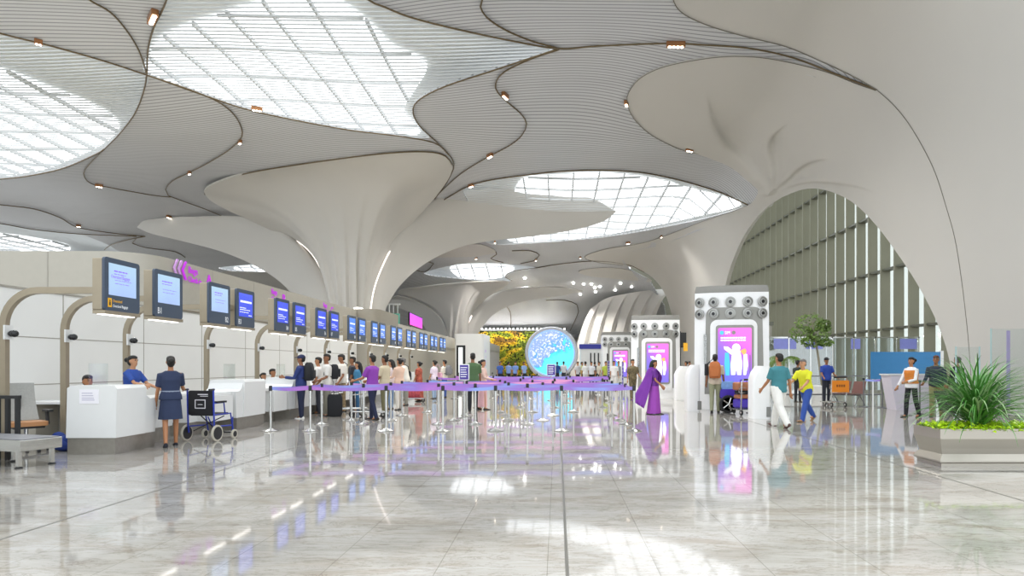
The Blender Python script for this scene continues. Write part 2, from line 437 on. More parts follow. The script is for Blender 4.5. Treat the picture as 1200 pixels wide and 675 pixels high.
# ---- white panels lying in the ceiling
for i, o in enumerate([
    [(499, 302), (503, 299.5), (517, 292), (534, 287), (561, 286.5), (575, 290.5), (581, 295.5), (570, 298.5), (552, 301)],
    [(678, 319), (689, 315.5), (715, 314), (738, 317), (755, 324), (763, 330.5), (733, 328), (693, 324)],
    [(258, 320), (300, 319), (332, 322), (352, 345), (330, 352), (290, 340)]]):
    struct(patch('trim_%d' % (i + 1), spline(o, step=3, closed=True), M_shell, dz=-.07, step=6, thick=.05))
# ---- seams
SEAMS = [
 [(95, -12), (105, 0), (130, 15), (150, 38), (163, 60), (170, 80), (172, 88)],
 [(205, -30), (192, 8), (182, 28), (177, 42), (173, 62), (172, 87), (168, 108), (158, 133), (140, 157), (122, 175), (105, 192), (98, 203), (102, 212), (112, 217), (125, 219), (140, 222), (180, 229), (200, 231)],
 [(-60, 20), (0, 39), (60, 54), (120, 71), (172, 88), (230, 108), (260, 122), (277, 138), (284, 155), (280, 165), (265, 178), (240, 193), (220, 203), (202, 212), (194, 222), (197, 229), (240, 245), (290, 265), (335, 278)],
 [(172, 88), (240, 112), (300, 131), (400, 151), (470, 160), (510, 168), (526, 182)],
 [(122, 175), (112, 181), (75, 197), (35, 206), (0, 210), (-60, 214)],
 [(567, -15), (565, 0), (563, 8), (570, 20), (590, 34), (620, 47), (655, 57)],
 [(395, -30), (432, 0), (450, 8), (480, 20), (530, 33), (600, 48), (655, 57), (700, 54), (780, 51), (830, 53), (880, 57), (930, 68), (980, 87), (1027, 105)],
 [(655, 57), (580, 82), (520, 102), (490, 118), (484, 132), (492, 148), (510, 165), (525, 180), (532, 192), (528, 206), (512, 230), (490, 254), (470, 276)],
 [(655, 58), (620, 70), (590, 85), (581, 98), (583, 108), (595, 120), (610, 133), (617, 145), (612, 158), (598, 170), (570, 185), (545, 200), (530, 212), (510, 231)],
 [(470, 276), (500, 248), (543, 221), (570, 212), (610, 206), (655, 201), (700, 199.5), (750, 202), (800, 212), (845, 226), (876, 240)],
 [(240, 228), (246, 217), (290, 203), (370, 190), (450, 180), (500, 178), (522, 183), (530, 193)],
 [(-40, 236), (0, 240), (40, 245), (70, 255), (90, 266), (130, 273), (170, 277)],
 [(-40, 258), (0, 262), (40, 269), (90, 274), (160, 277)],
 [(122, 293), (130, 287), (150, 281), (170, 277)],
 [(155, 285), (160, 279), (168, 277)], [(155, 285), (170, 290), (205, 295), (217, 302)],
 [(581, 295), (582, 298), (575, 303), (590, 308)],
 [(600, 294), (622, 294), (632, 299), (628, 305), (610, 309)],
 [(628, 314), (605, 317), (594, 321), (592, 325), (600, 329)],
 [(628, 314), (660, 309), (700, 306), (735, 310), (755, 319)],
 [(486, 316), (498, 319), (505, 313), (508, 309), (500, 306), (490, 306)],
 [(575, 351), (590, 357), (598, 366), (598.5, 388)],
 [(640, 352), (662, 352), (676, 357), (678, 365), (668, 388)],
]
def tube_on_vault(pts, r, dz, step=6):
    q = spline(pts, step=step); D = hit(q[:, 0], q[:, 1], dz); p = pts3(q[:, 0], q[:, 1], D)
    return MB().tube(p.tolist(), r, 6)
ti = 10
for s in SEAMS:
    r = .03 if min(p[1] for p in s) < 150 else .038
    struct(tube_on_vault(s, r, -.07).build('trim_%d' % ti, M_seam, smooth=True)); ti += 1
M_edge = mat('shadow_gap', hexc('#7a766a'), .6, .2, noise=.03)
for s, r in ((TAIL_UP, .016), (TAIL_LO[:-5], .016), ([(1027, 105), (1045, 121), (1062, 141), (1080, 170), (1096, 203), (1108, 240), (1119, 280), (1127, 330), (1134, 390), (1138, 440)], .012)):
    struct(tube_on_vault(s, r, -.1).build('trim_%d' % ti, M_edge, smooth=True)); ti += 1

# ---- columns that grow into the vault
M_led = glow('led_strip', (1.0, .90, .84), 1.3)
def flute(us, amp, vs=.25):
    def f(u, v):
        out = np.zeros(np.broadcast(u, v).shape)
        for c in us:
            d = u - c
            saw = np.where(d < 0, np.exp(-(d / .10) ** 2), np.exp(-(d / .018) ** 2))
            out = out + amp * saw * np.clip((v - vs) / .35, 0, 1)
        return out
    return f
colm = struct(empty('column', (-13, 40.5, 0)))
def local(o, root):
    for c in o: c.parent = root; c.matrix_parent_inverse = Matrix.Translation(-root.location)
LS = [(335, 278, 44), (352, 285, 43.6), (368, 301, 42.8), (380, 325, 42), (386, 350, 41.5), (388, 385, 41.2), (388, 466, 41)]
RS = [(470, 276, 43), (456, 296, 42.3), (444, 322, 41.5), (437, 345, 41), (433, 375, 40.8), (432, 466, 40.6)]
def funnel(name, rim, base, L, R, m, n=2.8, nu=60, nv=60, flutes=None, parent=None, thick=.12):
    """a leaf that leaves its rim level and turns down into the column; L and R fix its two side edges"""
    q = spline(to3(rim, -.06), n=nu); Rm = pts3(q[:, 0], q[:, 1], q[:, 2])
    q = spline(base, n=nu); Bs = pts3(q[:, 0], q[:, 1], q[:, 2])
    th = np.linspace(0, PI / 2, 200); a = 1 - np.cos(th) ** (2 / n); c = np.sin(th) ** (2 / n)
    S = np.zeros((nv, nu, 3))
    for j in range(nu):
        p = Bs[j][None] + (Rm[j] - Bs[j])[None] * np.stack([a, a, c], 1)
        p = p[::-1]; d = np.r_[0, np.cumsum(np.linalg.norm(np.diff(p, axis=0), axis=1))]; s_ = np.linspace(0, d[-1], nv)
        S[:, j] = np.stack([np.interp(s_, d, p[:, k]) for k in range(3)], 1)
    u = np.linspace(0, 1, nu)[None, :, None]; v = np.linspace(0, 1, nv)[:, None, None]
    def edge(E):
        q = spline(E, step=2); p = pts3(q[:, 0], q[:, 1], q[:, 2]); d = np.r_[0, np.cumsum(np.linalg.norm(np.diff(p, axis=0), axis=1))]
        s_ = np.linspace(0, d[-1], nv); return np.stack([np.interp(s_, d, p[:, k]) for k in range(3)], 1)
    wl = np.clip(1 - u * 2, 0, 1) ** 1.5; wr = np.clip(u * 2 - 1, 0, 1) ** 1.5
    S = S + wl * (edge(L) - S[:, 0])[:, None] + wr * (edge(R) - S[:, -1])[:, None]
    if flutes is not None:
        du = np.gradient(S, axis=1); dv = np.gradient(S, axis=0)
        nn = np.cross(du, dv); nn /= np.linalg.norm(nn, axis=2)[:, :, None] + 1e-9
        nn *= np.sign((nn * (np.array([0, 0, HC]) - S)).sum(2).mean() or 1)
        S = S + nn * flutes(u[:, :, 0], v[:, :, 0])[:, :, None]
    mb = MB(); mb.add(S.reshape(-1, 3).tolist(), [(j * nu + i, j * nu + i + 1, (j + 1) * nu + i + 1, (j + 1) * nu + i) for j in range(nv - 1) for i in range(nu - 1)])
    o = mb.build(name, m, parent, smooth=True, fix=False)
    A = S[nv // 2, nu // 2]; fn = np.cross(S[nv // 2, nu // 2 + 1] - A, S[nv // 2 + 1, nu // 2] - A)
    if np.dot(fn, np.array([0, 0, HC]) - A) < 0: o.data.flip_normals()
    s = o.modifiers.new('thick', 'SOLIDIFY'); s.thickness = thick; s.offset = -1; es = o.modifiers.new('edges', 'EDGE_SPLIT'); es.split_angle = math.radians(50)
    return o
sh = lambda e, d: [(q[0], q[1], q[2] + d) for q in e]
leafs = [funnel('leaf', [(335, 278, 44), (290, 257, 42.5), (258, 242, 41), (242, 230, 40), (244, 219, 38.5), (290, 203), (370, 190), (450, 180), (500, 178), (522, 183), (530, 193), (527, 207, 37.5), (512, 229, 39.5), (490, 254, 41.5), (470, 276, 43)],
               [(388, 466, 41), (398, 467, 40.2), (410, 468, 39.6), (422, 467, 40), (432, 466, 40.6)], LS, RS, M_shell, nu=150, nv=80, flutes=flute([.24, .38, .50, .62, .73, .84], .30, .22)),
         funnel('leaf', [(160, 266.5, 48), (168, 259, 47.5), (185, 256, 47), (215, 254, 46), (250, 255, 45.3), (290, 263, 44.8), (335, 278, 44.2)],
               [(362, 466, 43), (375, 466, 42), (388, 466, 41.3)], [(160, 266.5, 48), (178, 274, 47.5), (215, 283, 47), (260, 295, 46), (300, 312, 45), (330, 332, 44), (350, 356, 43.5), (359, 385, 43.2), (362, 466, 43)],
               sh(LS, .25), M_shell, nu=50, nv=60),
         funnel('leaf', [(470, 276, 43.2), (500, 249, 43), (535, 233, 43), (575, 224, 43.2), (620, 222, 43.6), (660, 224, 44), (695, 233, 44.5), (722, 248, 45)],
               [(432, 466, 40.8), (440, 466, 41.6), (446, 466, 42.4)], sh(RS, .25),
               [(722, 248, 45), (706, 260, 45.5), (670, 270, 46), (620, 277.5, 46), (570, 283, 45.8), (535, 291, 45.3), (503, 306, 44.5), (477, 326, 43.5), (459, 349, 43), (449, 378, 42.6), (446, 466, 42.4)], M_shell, nu=60, nv=70)]
strips = []
for e in (LS[:-1], RS[:-1]):
    q = spline(e, step=4); p = pts3(q[:, 0], q[:, 1], q[:, 2] - .7)
    strips.append(MB().tube(p.tolist(), .045, 6).build('light_strip', M_led))
local(leafs + strips, colm)
col2 = struct(empty('column', (-8.5, 68, 0)))
L2 = [(466, 344, 72), (485, 349, 71.5), (505, 358, 70), (517, 369, 69), (523, 382, 68.5), (526, 400, 68), (527, 446, 68)]
R2 = [(559, 361, 69), (553, 370, 68.5), (547, 382, 68), (544, 396, 67.6), (543, 446, 67.5)]
leafs = [funnel('leaf', [(466, 344, 72), (470, 340, 71), (490, 337, 69), (520, 333.5, 67), (560, 330.5, 65), (590, 330, 65), (596, 332, 65.5), (588, 339, 66.5), (572, 348, 67.8), (559, 361, 69)],
               [(527, 446, 68), (535, 447, 66.8), (543, 446, 67.5)], L2, R2, M_shell, nu=100, nv=50, flutes=flute([.3, .5, .65, .8], .5, .2)),
         funnel('leaf', [(559, 361, 69.2), (572, 349, 69), (592, 342, 69), (622, 337.5, 69), (655, 337, 69.5), (683, 341.5, 70)],
               [(543, 446, 67.7), (550, 446, 68.2), (556, 446, 68.6)], sh(R2, .2),
               [(683, 341.5, 70), (660, 346, 70.5), (625, 351, 70.5), (598, 358, 70), (578, 369, 69.5), (565, 384, 69), (558, 400, 68.8), (556, 446, 68.6)], M_shell, nu=40, nv=40),
         funnel('leaf', [(425, 352, 76), (440, 351, 75.5), (455, 350, 74.5), (466, 347, 73)], [(505, 446, 72), (515, 446, 71), (526, 446, 69)],
               [(425, 352, 76), (450, 355, 75), (475, 364, 74), (490, 374, 73), (500, 388, 72.5), (504, 405, 72), (505, 446, 72)],
               [(466, 347, 72.8), (485, 352, 72.2), (503, 361, 71), (514, 371, 70), (521, 384, 69.5), (525, 400, 69), (526, 446, 69)], M_shell, nu=30, nv=40)]
q = spline(R2[:-1], step=3); p = pts3(q[:, 0], q[:, 1], q[:, 2] - .3)
strips = [MB().tube(p.tolist(), .09, 6).build('light_strip', M_led)]
local(leafs + strips, col2)
# far folded shell at the right
fold = lambda u, v: .55 * ((u * 6.0) % 1.0) * np.clip(v * 3, 0, 1) + 0 * v
struct(coons('column', [(692, 362, 74), (710, 350, 73), (735, 344, 72), (770, 339, 70), (784, 340, 68)], [(784, 340, 68), (776, 352, 68), (768, 372, 68), (762, 396, 68), (759, 420, 68), (758, 446, 68)],
             [(667, 446, 76), (690, 446, 73.5), (720, 446, 71), (758, 446, 68)], [(692, 362, 74), (684, 378, 74.5), (677, 400, 75), (671, 424, 75.5), (667, 446, 76)], M_shell, nu=90, nv=30, flutes=fold))
# ================================================================ FLOOR AND WALLS
m, N, L, b = new_mat('marble_floor')
tc = N.new('ShaderNodeTexCoord')
def tx(scale, detail=6, rough=.6, dist=0.0, vec=None, sc=(1, 1, 1)):
    mp = N.new('ShaderNodeMapping'); mp.inputs['Scale'].default_value = sc; L.new(tc.outputs['Object'], mp.inputs[0])
    t = N.new('ShaderNodeTexNoise'); t.inputs['Scale'].default_value = scale; t.inputs['Detail'].default_value = detail
    t.inputs['Roughness'].default_value = rough; t.inputs['Distortion'].default_value = dist
    L.new(mp.outputs[0], t.inputs['Vector']); return t
def ramp(src, stops):
    r = N.new('ShaderNodeValToRGB'); e = r.color_ramp.elements
    while len(e) < len(stops): e.new(.5)
    for k, (p_, c_) in enumerate(stops): e[k].position = p_; e[k].color = (*c_, 1)
    L.new(src, r.inputs[0]); return r
def mixc(a, b_, fac, mode='MULTIPLY'):
    x = N.new('ShaderNodeMix'); x.data_type = 'RGBA'; x.blend_type = mode
    if isinstance(fac, float): x.inputs[0].default_value = fac
    else: L.new(fac, x.inputs[0])
    L.new(a, x.inputs[6])
    if isinstance(b_, tuple): x.inputs[7].default_value = (*b_, 1)
    else: L.new(b_, x.inputs[7])
    return x.outputs[2]
base = ramp(tx(.9, 5, .6, .8, sc=(.55, 1.7, 1)).outputs['Fac'], [(.3, hexc('#a5a29c')), (.5, hexc('#b4b1ab')), (.7, hexc('#c3c1be'))]).outputs[0]
vein = ramp(tx(2.2, 10, .72, 2.2, sc=(.4, 1.6, 1)).outputs['Fac'], [(.40, (1, 1, 1)), (.485, (1, 1, 1)), (.5, (.50, .45, .40)), (.515, (1, 1, 1))]).outputs[0]
blot = ramp(tx(1.5, 8, .7, 1.2, sc=(.5, 1.5, 1)).outputs['Fac'], [(.5, (1, 1, 1)), (.62, (.80, .74, .68)), (.74, (.66, .59, .53))]).outputs[0]
fleck = ramp(tx(7.0, 8, .75, 1.0, sc=(.45, 1.4, 1)).outputs['Fac'], [(.54, (1, 1, 1)), (.60, (.80, .77, .73)), (.68, (.62, .58, .54))]).outputs[0]
c = mixc(base, vein, .8); c = mixc(c, blot, .8); c = mixc(c, fleck, .75)
# tiles: each 0.8 m wide tile has a slightly different tone; hairline joints; wide dark joints every sixth tile
br = N.new('ShaderNodeTexBrick'); br.offset = .5; br.inputs['Scale'].default_value = 1; br.inputs['Brick Width'].default_value = 1.56; br.inputs['Row Height'].default_value = .78
br.inputs['Mortar Size'].default_value = .0035; br.inputs['Color1'].default_value = (1, 1, 1, 1); br.inputs['Color2'].default_value = (.93, .925, .915, 1); br.inputs['Mortar'].default_value = (.62, .6, .57, 1)
mp = N.new('ShaderNodeMapping'); mp.inputs['Rotation'].default_value = (0, 0, PI / 2); mp.inputs['Location'].default_value = (.3, .07, 0); L.new(tc.outputs['Object'], mp.inputs[0]); L.new(mp.outputs[0], br.inputs['Vector'])
c = mixc(c, br.outputs['Color'], 1.0)
L.new(c, b.inputs['Base Color'])
b.inputs['Roughness'].default_value = .055; b.inputs['Specular IOR Level'].default_value = .6
b.inputs['Coat Weight'].default_value = .18; b.inputs['Coat Roughness'].default_value = .03
M_floor = m
struct(MB().box(-70, 45, -14, 95, -.3, 0).build('floor', M_floor))
M_joint = mat('floor_joint', hexc('#6c6a63'), .35, .3, noise=.05)
for x in (.07, -4.6, 4.95):
    struct(MB().box(x - .012, x + .012, -14, 60, -.02, .0015).build('trim_%d' % ti, M_joint)); ti += 1
M_wall = mat('cream_panel', hexc('#e6e6e3'), .35, noise=.02, nscale=.8)
M_fascia = mat('beige_fascia', hexc('#aba6 9a'.replace(' ','')), .4, noise=.02)
M_taupe = mat('taupe_metal', hexc('#8d8371'), .38, .35, noise=.03)
M_gap = mat('panel_joint', hexc('#a09c92'), .6, noise=0)
# left wall behind the counters: panels with joints, then the fascia that carries the signs
XW = -10.5
mb = MB(); mb.box(XW - .3, XW, 2, 33.5, 0, 2.95); o = struct(mb.build('wall_left', M_wall))
j = MB()
for y in np.arange(3, 33, 2.65): j.box(XW - .01, XW + .004, y - .012, y + .012, .05, 2.93)
for z in (1.05, 2.0): j.box(XW - .01, XW + .004, 2, 33.4, z - .01, z + .01)
j.box(XW - .01, XW + .02, 2, 33.4, 2.93, 2.97)
j.build('panel_joints', M_gap, o)
arc = [(XW - 1.0 + 1.0 * math.sin(t), 17.2 - 1.0 * math.cos(t)) for t in np.linspace(0, PI / 2, 10)]
pl = [(-24, 16.2)] + arc + [(XW, 33.5), (XW - .5, 33.5), (-24, 33.5)]
o = struct(MB().prism(pl, 2.96, 4.33).build('wall_sign', M_fascia, smooth='auto'))
j = MB()
for y in np.arange(19.5, 33, 2.65): j.box(XW - .01, XW + .004, y - .01, y + .01, 2.98, 4.31)
for x in (-12.9, -15.6): j.box(x - .01, x + .01, 16.19, 16.21, 2.98, 4.31)
j.build('panel_joints', M_gap, o)
struct(MB().box(XW - 3, XW + .02, 16.5, 33.5, 2.96, 3.0).build('trim_%d' % ti, M_taupe)); ti += 1
# second block with its dark cap, then the low fascia running on
M_cap = mat('taupe_cap', hexc('#8f897c'), .45, .1, noise=.03)
struct(MB().prism(rrect(-15, -9.4, 33.55, 38.4, .6), 2.95, 4.4).build('wall_block', M_cap, smooth='auto'))
struct(MB().box(-14.5, -9.7, 33.6, 62, 0, 2.95).build('wall_counter', M_fascia))
struct(MB().box(-14.5, -9.6, 38.45, 64, 2.96, 3.95).build('wall_fascia', M_fascia))
# far end
M_end = mat('end_wall', hexc('#cfccc4'), .5, noise=.02)
struct(MB().box(-60, 30, 83, 83.4, 0, 6.4).build('wall_back', M_end))
struct(MB().box(9.5, 30, 82.4, 82.9, 0, 20).build('wall_end', mat('end_slats', hexc('#8d8b7c'), .5, noise=.05)))
# ================================================================ THE FACADE BEHIND THE ARCH
M_fin = mat('facade_fin', hexc('#9a9785'), .45, .1, noise=.05, nscale=.5)
M_tran = mat('facade_transom', hexc('#6d6e62'), .4, .3, noise=.03)
M_glz = glass('facade_glass', (.78, .80, .77), .10)
fac = struct(empty('window_7', (20.6, 20, 0)))
y = 1.0; k = 0
while y < 70:
    MB().box(-.30, .30, y - .05, y + .05, .0, 19).build('fin', M_fin, fac); y += 1.6
for z in (3.7, 7.4, 11.1, 14.8):
    mb = MB(); mb.box(-.20, .30, 0, 70, z - .06, z + .06)
    mb.build('transom', M_tran, fac)
MB().box(.55, .58, 0, 70, 0, 19).build('pane', M_glz, fac)
struct(MB().box(10, 22, 14, 92, 19, 19.3).build('roof', M_deck))
M_out = mat('outside_paving', hexc('#b9bdb9'), .8, noise=.08, nscale=.4)
struct(MB().box(21.4, 60, 10, 95, -.3, -.02).build('pavement', M_out))

# ================================================================ CHECK-IN ROW
M_white = mat('solid_white', hexc('#dfe0df'), .28, noise=.01)
M_plinth = mat('brushed_plinth', hexc('#9a968e'), .32, .6, noise=.06, nscale=14)
M_steel = mat('polished_steel', hexc('#c9c9c6'), .18, 1.0, noise=.02)
M_dark = mat('black_plastic', hexc('#1d1e20'), .45, noise=.05)
M_navyp = mat('slate_bezel', hexc('#3d4a5c'), .4, noise=.02)
M_bronze = mat('bronze_tube', hexc('#9c917d'), .38, .45, noise=.04)
M_paper = mat('paper', hexc('#eceaf0'), .7, noise=.02)
M_ltw = glow('under_light', (1, .96, .9), 2.6)
M_clear = glass('screen_glass', (.93, .96, .95), .08)
M_purple_txt = mat('violet_print', hexc('#7a3fc0'), .6, noise=0)
ordw = ['first', 'second', 'third', 'fourth', 'fifth', 'sixth', 'seventh', 'eighth', 'ninth', 'tenth', 'eleventh', 'twelfth', 'thirteenth', 'fourteenth', 'fifteenth', 'sixteenth', 'seventeenth', 'eighteenth', 'nineteenth', 'twentieth']
XC = -7.1
def counter(y0, label, flip=False):
    """check-in counter: tall rounded body at one end, low desk with a recessed front, metal plinth"""
    r = empty('checkin_counter', (XC, y0, 0), 0, label, 'check-in counter', 'check-in counters')
    L_ = 2.2 if not flip else 2.6
    Y = (lambda a, c: (a, c)) if not flip else (lambda a, c: (L_ - c, L_ - a))
    d = .74 if not flip else 1.05
    MB().prism([(-.80, .27), (.0, .27), (.02, 1.06), (-.02, 1.11), (-.72, 1.11), (-.78, 1.07)], *Y(0, d), 'y').build('cabinet', M_white, r, smooth='auto')
    w = [(d, .27), (d + .30, .27), (d + .34, .86), (d + .16, .86), (d + .06, .92), (d, 1.04)]
    if flip: w = [(L_ - a, z) for a, z in w]
    MB().prism(w, -.78, -.02, 'x').build('side_wing', M_white, r)
    y0_, y1_ = Y(d + .34, L_ - .02); MB().box(-1.05, -.10, y0_, y1_, .80, .86).build('desk_top', M_white, r)
    y0_, y1_ = Y(d + .34, L_ - .05)
    MB().box(-.9, -.38, y0_, y1_, .27, .80).build('front_panel', M_white, r)
    if flip: MB().box(-.75, -.02, .35, 1.1, .27, .795).build('pedestal_box', M_white, r)
    p0, p1 = Y(.02, d + .28); q0, q1 = Y(d + .29, L_ - .06)
    MB().box(-.79, -.02, p0, p1, 0, .27).box(-.88, -.42, q0, q1, 0, .27).build('plinth', M_plinth, r)
    g0, g1 = Y(.25, .75 if flip else .68); MB().box(-.62, -.60, g0, g1, 1.11, 1.47).build('glass_screen', M_clear, r)
    return r
ct = []
for i, y0 in enumerate([10.29, 12.95, 15.75, 18.45, 21.15, 23.85, 26.55, 29.25]):
    lab = ['white check-in counter with a paper notice on its end', 'white check-in counter beside the blue wheelchair', 'white check-in counter in front of the man in the navy cap'][i] if i < 3 else 'white check-in counter, %s along the row from the one with the notice' % ordw[i]
    ct.append(counter(y0, lab, i > 0))
n_ = MB().box(-.58, -.27, -.006, 0, .82, 1.05).build('notice', M_paper, ct[0]); n_['label'] = 'white paper notice'
mb = MB()
for z in (.99, .95, .91, .88): mb.box(-.54, -.33 - .04 * (z * 7 % 1), -.008, -.006, z - .006, z + .006)
mb.build('print', mat('grey_print', hexc('#b7b3c8'), .7, noise=0), n_)

# ---- bent tubes that carry the displays, with a small dome camera on each
SY = [9.93, 11.15, 12.75, 15.66, 18.3, 21.0, 23.7, 26.4, 29.1, 31.8, 34.5, 37.2]
M_lens = mat('camera_black', hexc('#17181a'), .15, noise=0)
for i, y0 in enumerate(SY):
    r = empty('display_post', (-8.58, y0, 0), 0, ('bronze bent tube post, the %s one along the check-in row' % ordw[i]) if i else 'bronze bent tube post at the near end of the check-in row', 'post', 'bent display posts')
    def ring(p, t):   # rectangular tube section
        t = Vector(t).normalized(); s = Vector((0, 1, 0)); n = s.cross(t)
        return [Vector(p) + s * a * .042 + n * b * .05 for a, b in ((-1, -1), (1, -1), (1, 1), (-1, 1))]
    rg = [ring((0, 0, 0), (0, 0, 1)), ring((0, 0, 2.05), (0, 0, 1))]
    for a in range(10, 91, 10):
        t = math.radians(a); rg.append(ring((.55 - .55 * math.cos(t), 0, 2.05 + .55 * math.sin(t)), (math.sin(t), 0, math.cos(t))))
    rg.append(ring((1.678, 0, 2.6), (1, 0, 0)))
    MB().rings(rg).build('tube', M_bronze, r, smooth='auto')
    MB().box(.051, .075, -.08, .08, 1.84, 2.06).build('mount_plate', M_white, r)
    MB().lathe([(.03, 0), (.05, .03), (.05, .07)], (.075, 0, 1.93), 10, 'x').ell((.16, 0, 1.93), (.055, .055, .055), 10, 8).build('dome_camera', M_lens, r, smooth=True)
# ---- displays
def screen_mat(name, c0, c1, strength):
    m, N, L, b = new_mat(name)
    tc = N.new('ShaderNodeTexCoord'); sp = N.new('ShaderNodeSeparateXYZ'); L.new(tc.outputs['Generated'], sp.inputs[0])
    no = N.new('ShaderNodeTexNoise'); no.inputs['Scale'].default_value = 1.7; L.new(tc.outputs['Generated'], no.inputs['Vector'])
    a = N.new('ShaderNodeMath'); a.operation = 'ADD'; L.new(sp.outputs['Z'], a.inputs[0]); L.new(no.outputs['Fac'], a.inputs[1])
    s = N.new('ShaderNodeMath'); s.operation = 'MULTIPLY'; s.inputs[1].default_value = .6; L.new(a.outputs[0], s.inputs[0])
    r = N.new('ShaderNodeValToRGB'); r.color_ramp.elements[0].color = (*c0, 1); r.color_ramp.elements[1].color = (*c1, 1)
    r.color_ramp.elements[0].position = .2; r.color_ramp.elements[1].position = .8
    L.new(s.outputs[0], r.inputs[0]); L.new(r.outputs[0], b.inputs['Emission Color']); b.inputs['Emission Strength'].default_value = strength
    b.inputs['Base Color'].default_value = (.02, .02, .03, 1); b.inputs['Roughness'].default_value = .2
    return m
M_scr_l = screen_mat('pale_screen', hexc('#9fb6e8'), hexc('#a9c8e0'), .85)
M_scr_b = screen_mat('blue_screen', hexc('#2b44d0'), hexc('#3f55dc'), .9)
M_scr_f = screen_mat('azure_screen', hexc('#2f63cf'), hexc('#4a80e0'), .95)
M_line = glow('lettering', (.75, .8, 1.0), .9)
M_line_p = glow('screen_text_violet', hexc('#7d5fe0'), .9)
M_wtxt = mat('white_lettering', hexc('#f2f4f6'), .5, noise=0)
M_ytxt = mat('yellow_lettering', hexc('#f0b429'), .5, noise=0)
def display(y0, no, kind, label, side='l'):
    """local: x out of the screen, y along the row, z up from the bottom edge"""
    r = empty('check_in_display', (-6.9, y0, 2.26), 0, label, 'display screen', 'check-in displays along the counters')
    yz = rrect(0, .80, 0, .80, .05)
    MB().prism(rrect(.0, .80, 0, .78, .02), .0, .14, 'x').build('housing', M_bronze, r)
    MB().prism(yz, .14, .18, 'x').build('bezel', M_navyp, r, smooth='auto')
    if kind == 'l': s = MB().box(.18, .183, .09, .71, .24, .72)
    else: s = MB().box(.18, .183, .10, .70, .22, .72)
    s = s.build('screen', {'l': M_scr_l, 'b': M_scr_b, 'f': M_scr_f}[kind], r)
    mb = MB(); rng = random.Random(no)
    rows = [(.60, .10, .40, .02), (.56, .10, .36, .012), (.47, .12, .5, .008), (.42, .12, .45, .008)] if kind == 'l' else [(.52, .06, .55, .045), (.40, .04, .30, .015), (.36, .04, .48, .015), (.31, .04, .42, .012), (.25, .42, .56, .016)]
    for z, a, b_, h in rows:
        x = .1 + a
        while x < .1 + b_:
            w = rng.uniform(.03, .09); mb.box(.183, .185, x, min(x + w, .1 + b_), z, z + h); x += w + .015
    mb.build('lettering', M_line_p if kind == 'l' else M_line, s)
    MB().box(0, .19, .0, .80, -.05, -.0).build('ledge', M_bronze, r)
    MB().box(.05, .12, .03, .77, -.062, -.051).build('under_light', M_ltw, r)
    if side == 'l' and no > 1: MB().box(.02, .10, -.258, 0, .34, .44).build('bracket', M_bronze, r)
    if 0 < no < 8:
        t = text('B%d' % no, .15, M_wtxt, r, 'number', frame_m((.181, .08 if side == 'l' else .60, .055), (0, 1, 0), (0, 0, 1)), .001, sx=.8)
    elif no:
        MB().box(.18, .182, .1 if side == 'l' else .62, .18 if side == 'l' else .70, .07, .16).build('number', M_wtxt, r)
    return r
d = display(9.5, 0, 'l', 'nearest hanging display, with the yellow oversized baggage pictogram', 'l')
MB().box(.18, .184, .07, .15, .055, .19).build('pictogram', M_ytxt, d)
MB().box(.184, .186, .095, .125, .08, .135).box(.184, .186, .10, .12, .14, .165).build('pictogram_mark', M_dark, d)
text('Oversized', .062, M_ytxt, d, 'lettering', frame_m((.181, .18, .135), (0, 1, 0), (0, 0, 1)), .001, sx=.8)
text('Oversized Baggage', .062, M_wtxt, d, 'lettering', frame_m((.181, .18, .06), (0, 1, 0), (0, 0, 1)), .001, sx=.72)
text('Oversized Baggage', .075, M_line_p, d, 'screen_lettering', frame_m((.187, .13, .50), (0, 1, 0), (0, 0, 1)), .001, sx=.75)
display(10.68, 1, 'l', 'hanging check-in display numbered B1 in white')
no = 2
for i, y0 in enumerate([12.35, 15.27, 17.87, 20.6, 23.2, 25.9, 28.6, 31.3, 34.0, 36.7]):
    for j in (0, 1):
        kind = 'l' if no == 2 else ('b' if no < 8 else 'f')
        lab = ('hanging check-in display numbered B%d, %s screen' % (no, 'pale' if no == 2 else 'blue')) if no < 6 else 'blue hanging check-in display, %s from B1 along the counters' % ordw[no - 1] if no <= 20 else 'blue hanging check-in display at the far end of the row'
        if no == 21: lab = 'small blue hanging display, last but none at the far row end'
        display(y0 + j * 1.06, no, kind, lab, 'r' if j == 0 else 'l'); no += 1
# ---- wall signs
M_mag = glow('magenta_letters', hexc('#c22fdc'), .62)
M_magp = mat('pale_violet_letters', hexc('#d9a6e6'), .5, noise=0)
for k, (y0, letter) in enumerate(((18.3, 'A'), (23.6, 'B'), (28.8, 'C'))):
    r = empty('wall_lettering', (XW + .02, y0 - .12, 3.74), 0, 'magenta Bags Check-in %s lettering on the fascia' % letter, 'sign', 'magenta check-in signs')
    R = lambda o: frame_m(o, (0, 1, 0), (0, 0, 1))
    text('Bags', .27, M_mag, r, 'word', R((0, 0, .33)), .006)
    text('Check-in', .23, M_mag, r, 'word', R((0, 0, .08)), .006, sx=.82)
    text(letter, .52, M_mag, r, 'letter', R((0, .92, .06)), .010)
    if k == 0:
        for q in range(3):
            a = -.74 + q * .2
            MB().prism([(a + .16, .62), (a + .24, .62), (a + .08, .36), (a + .24, .10), (a + .16, .10), (a, .36)], 0, .03, 'x').build('chevron', M_magp if q < 2 else M_mag, r)
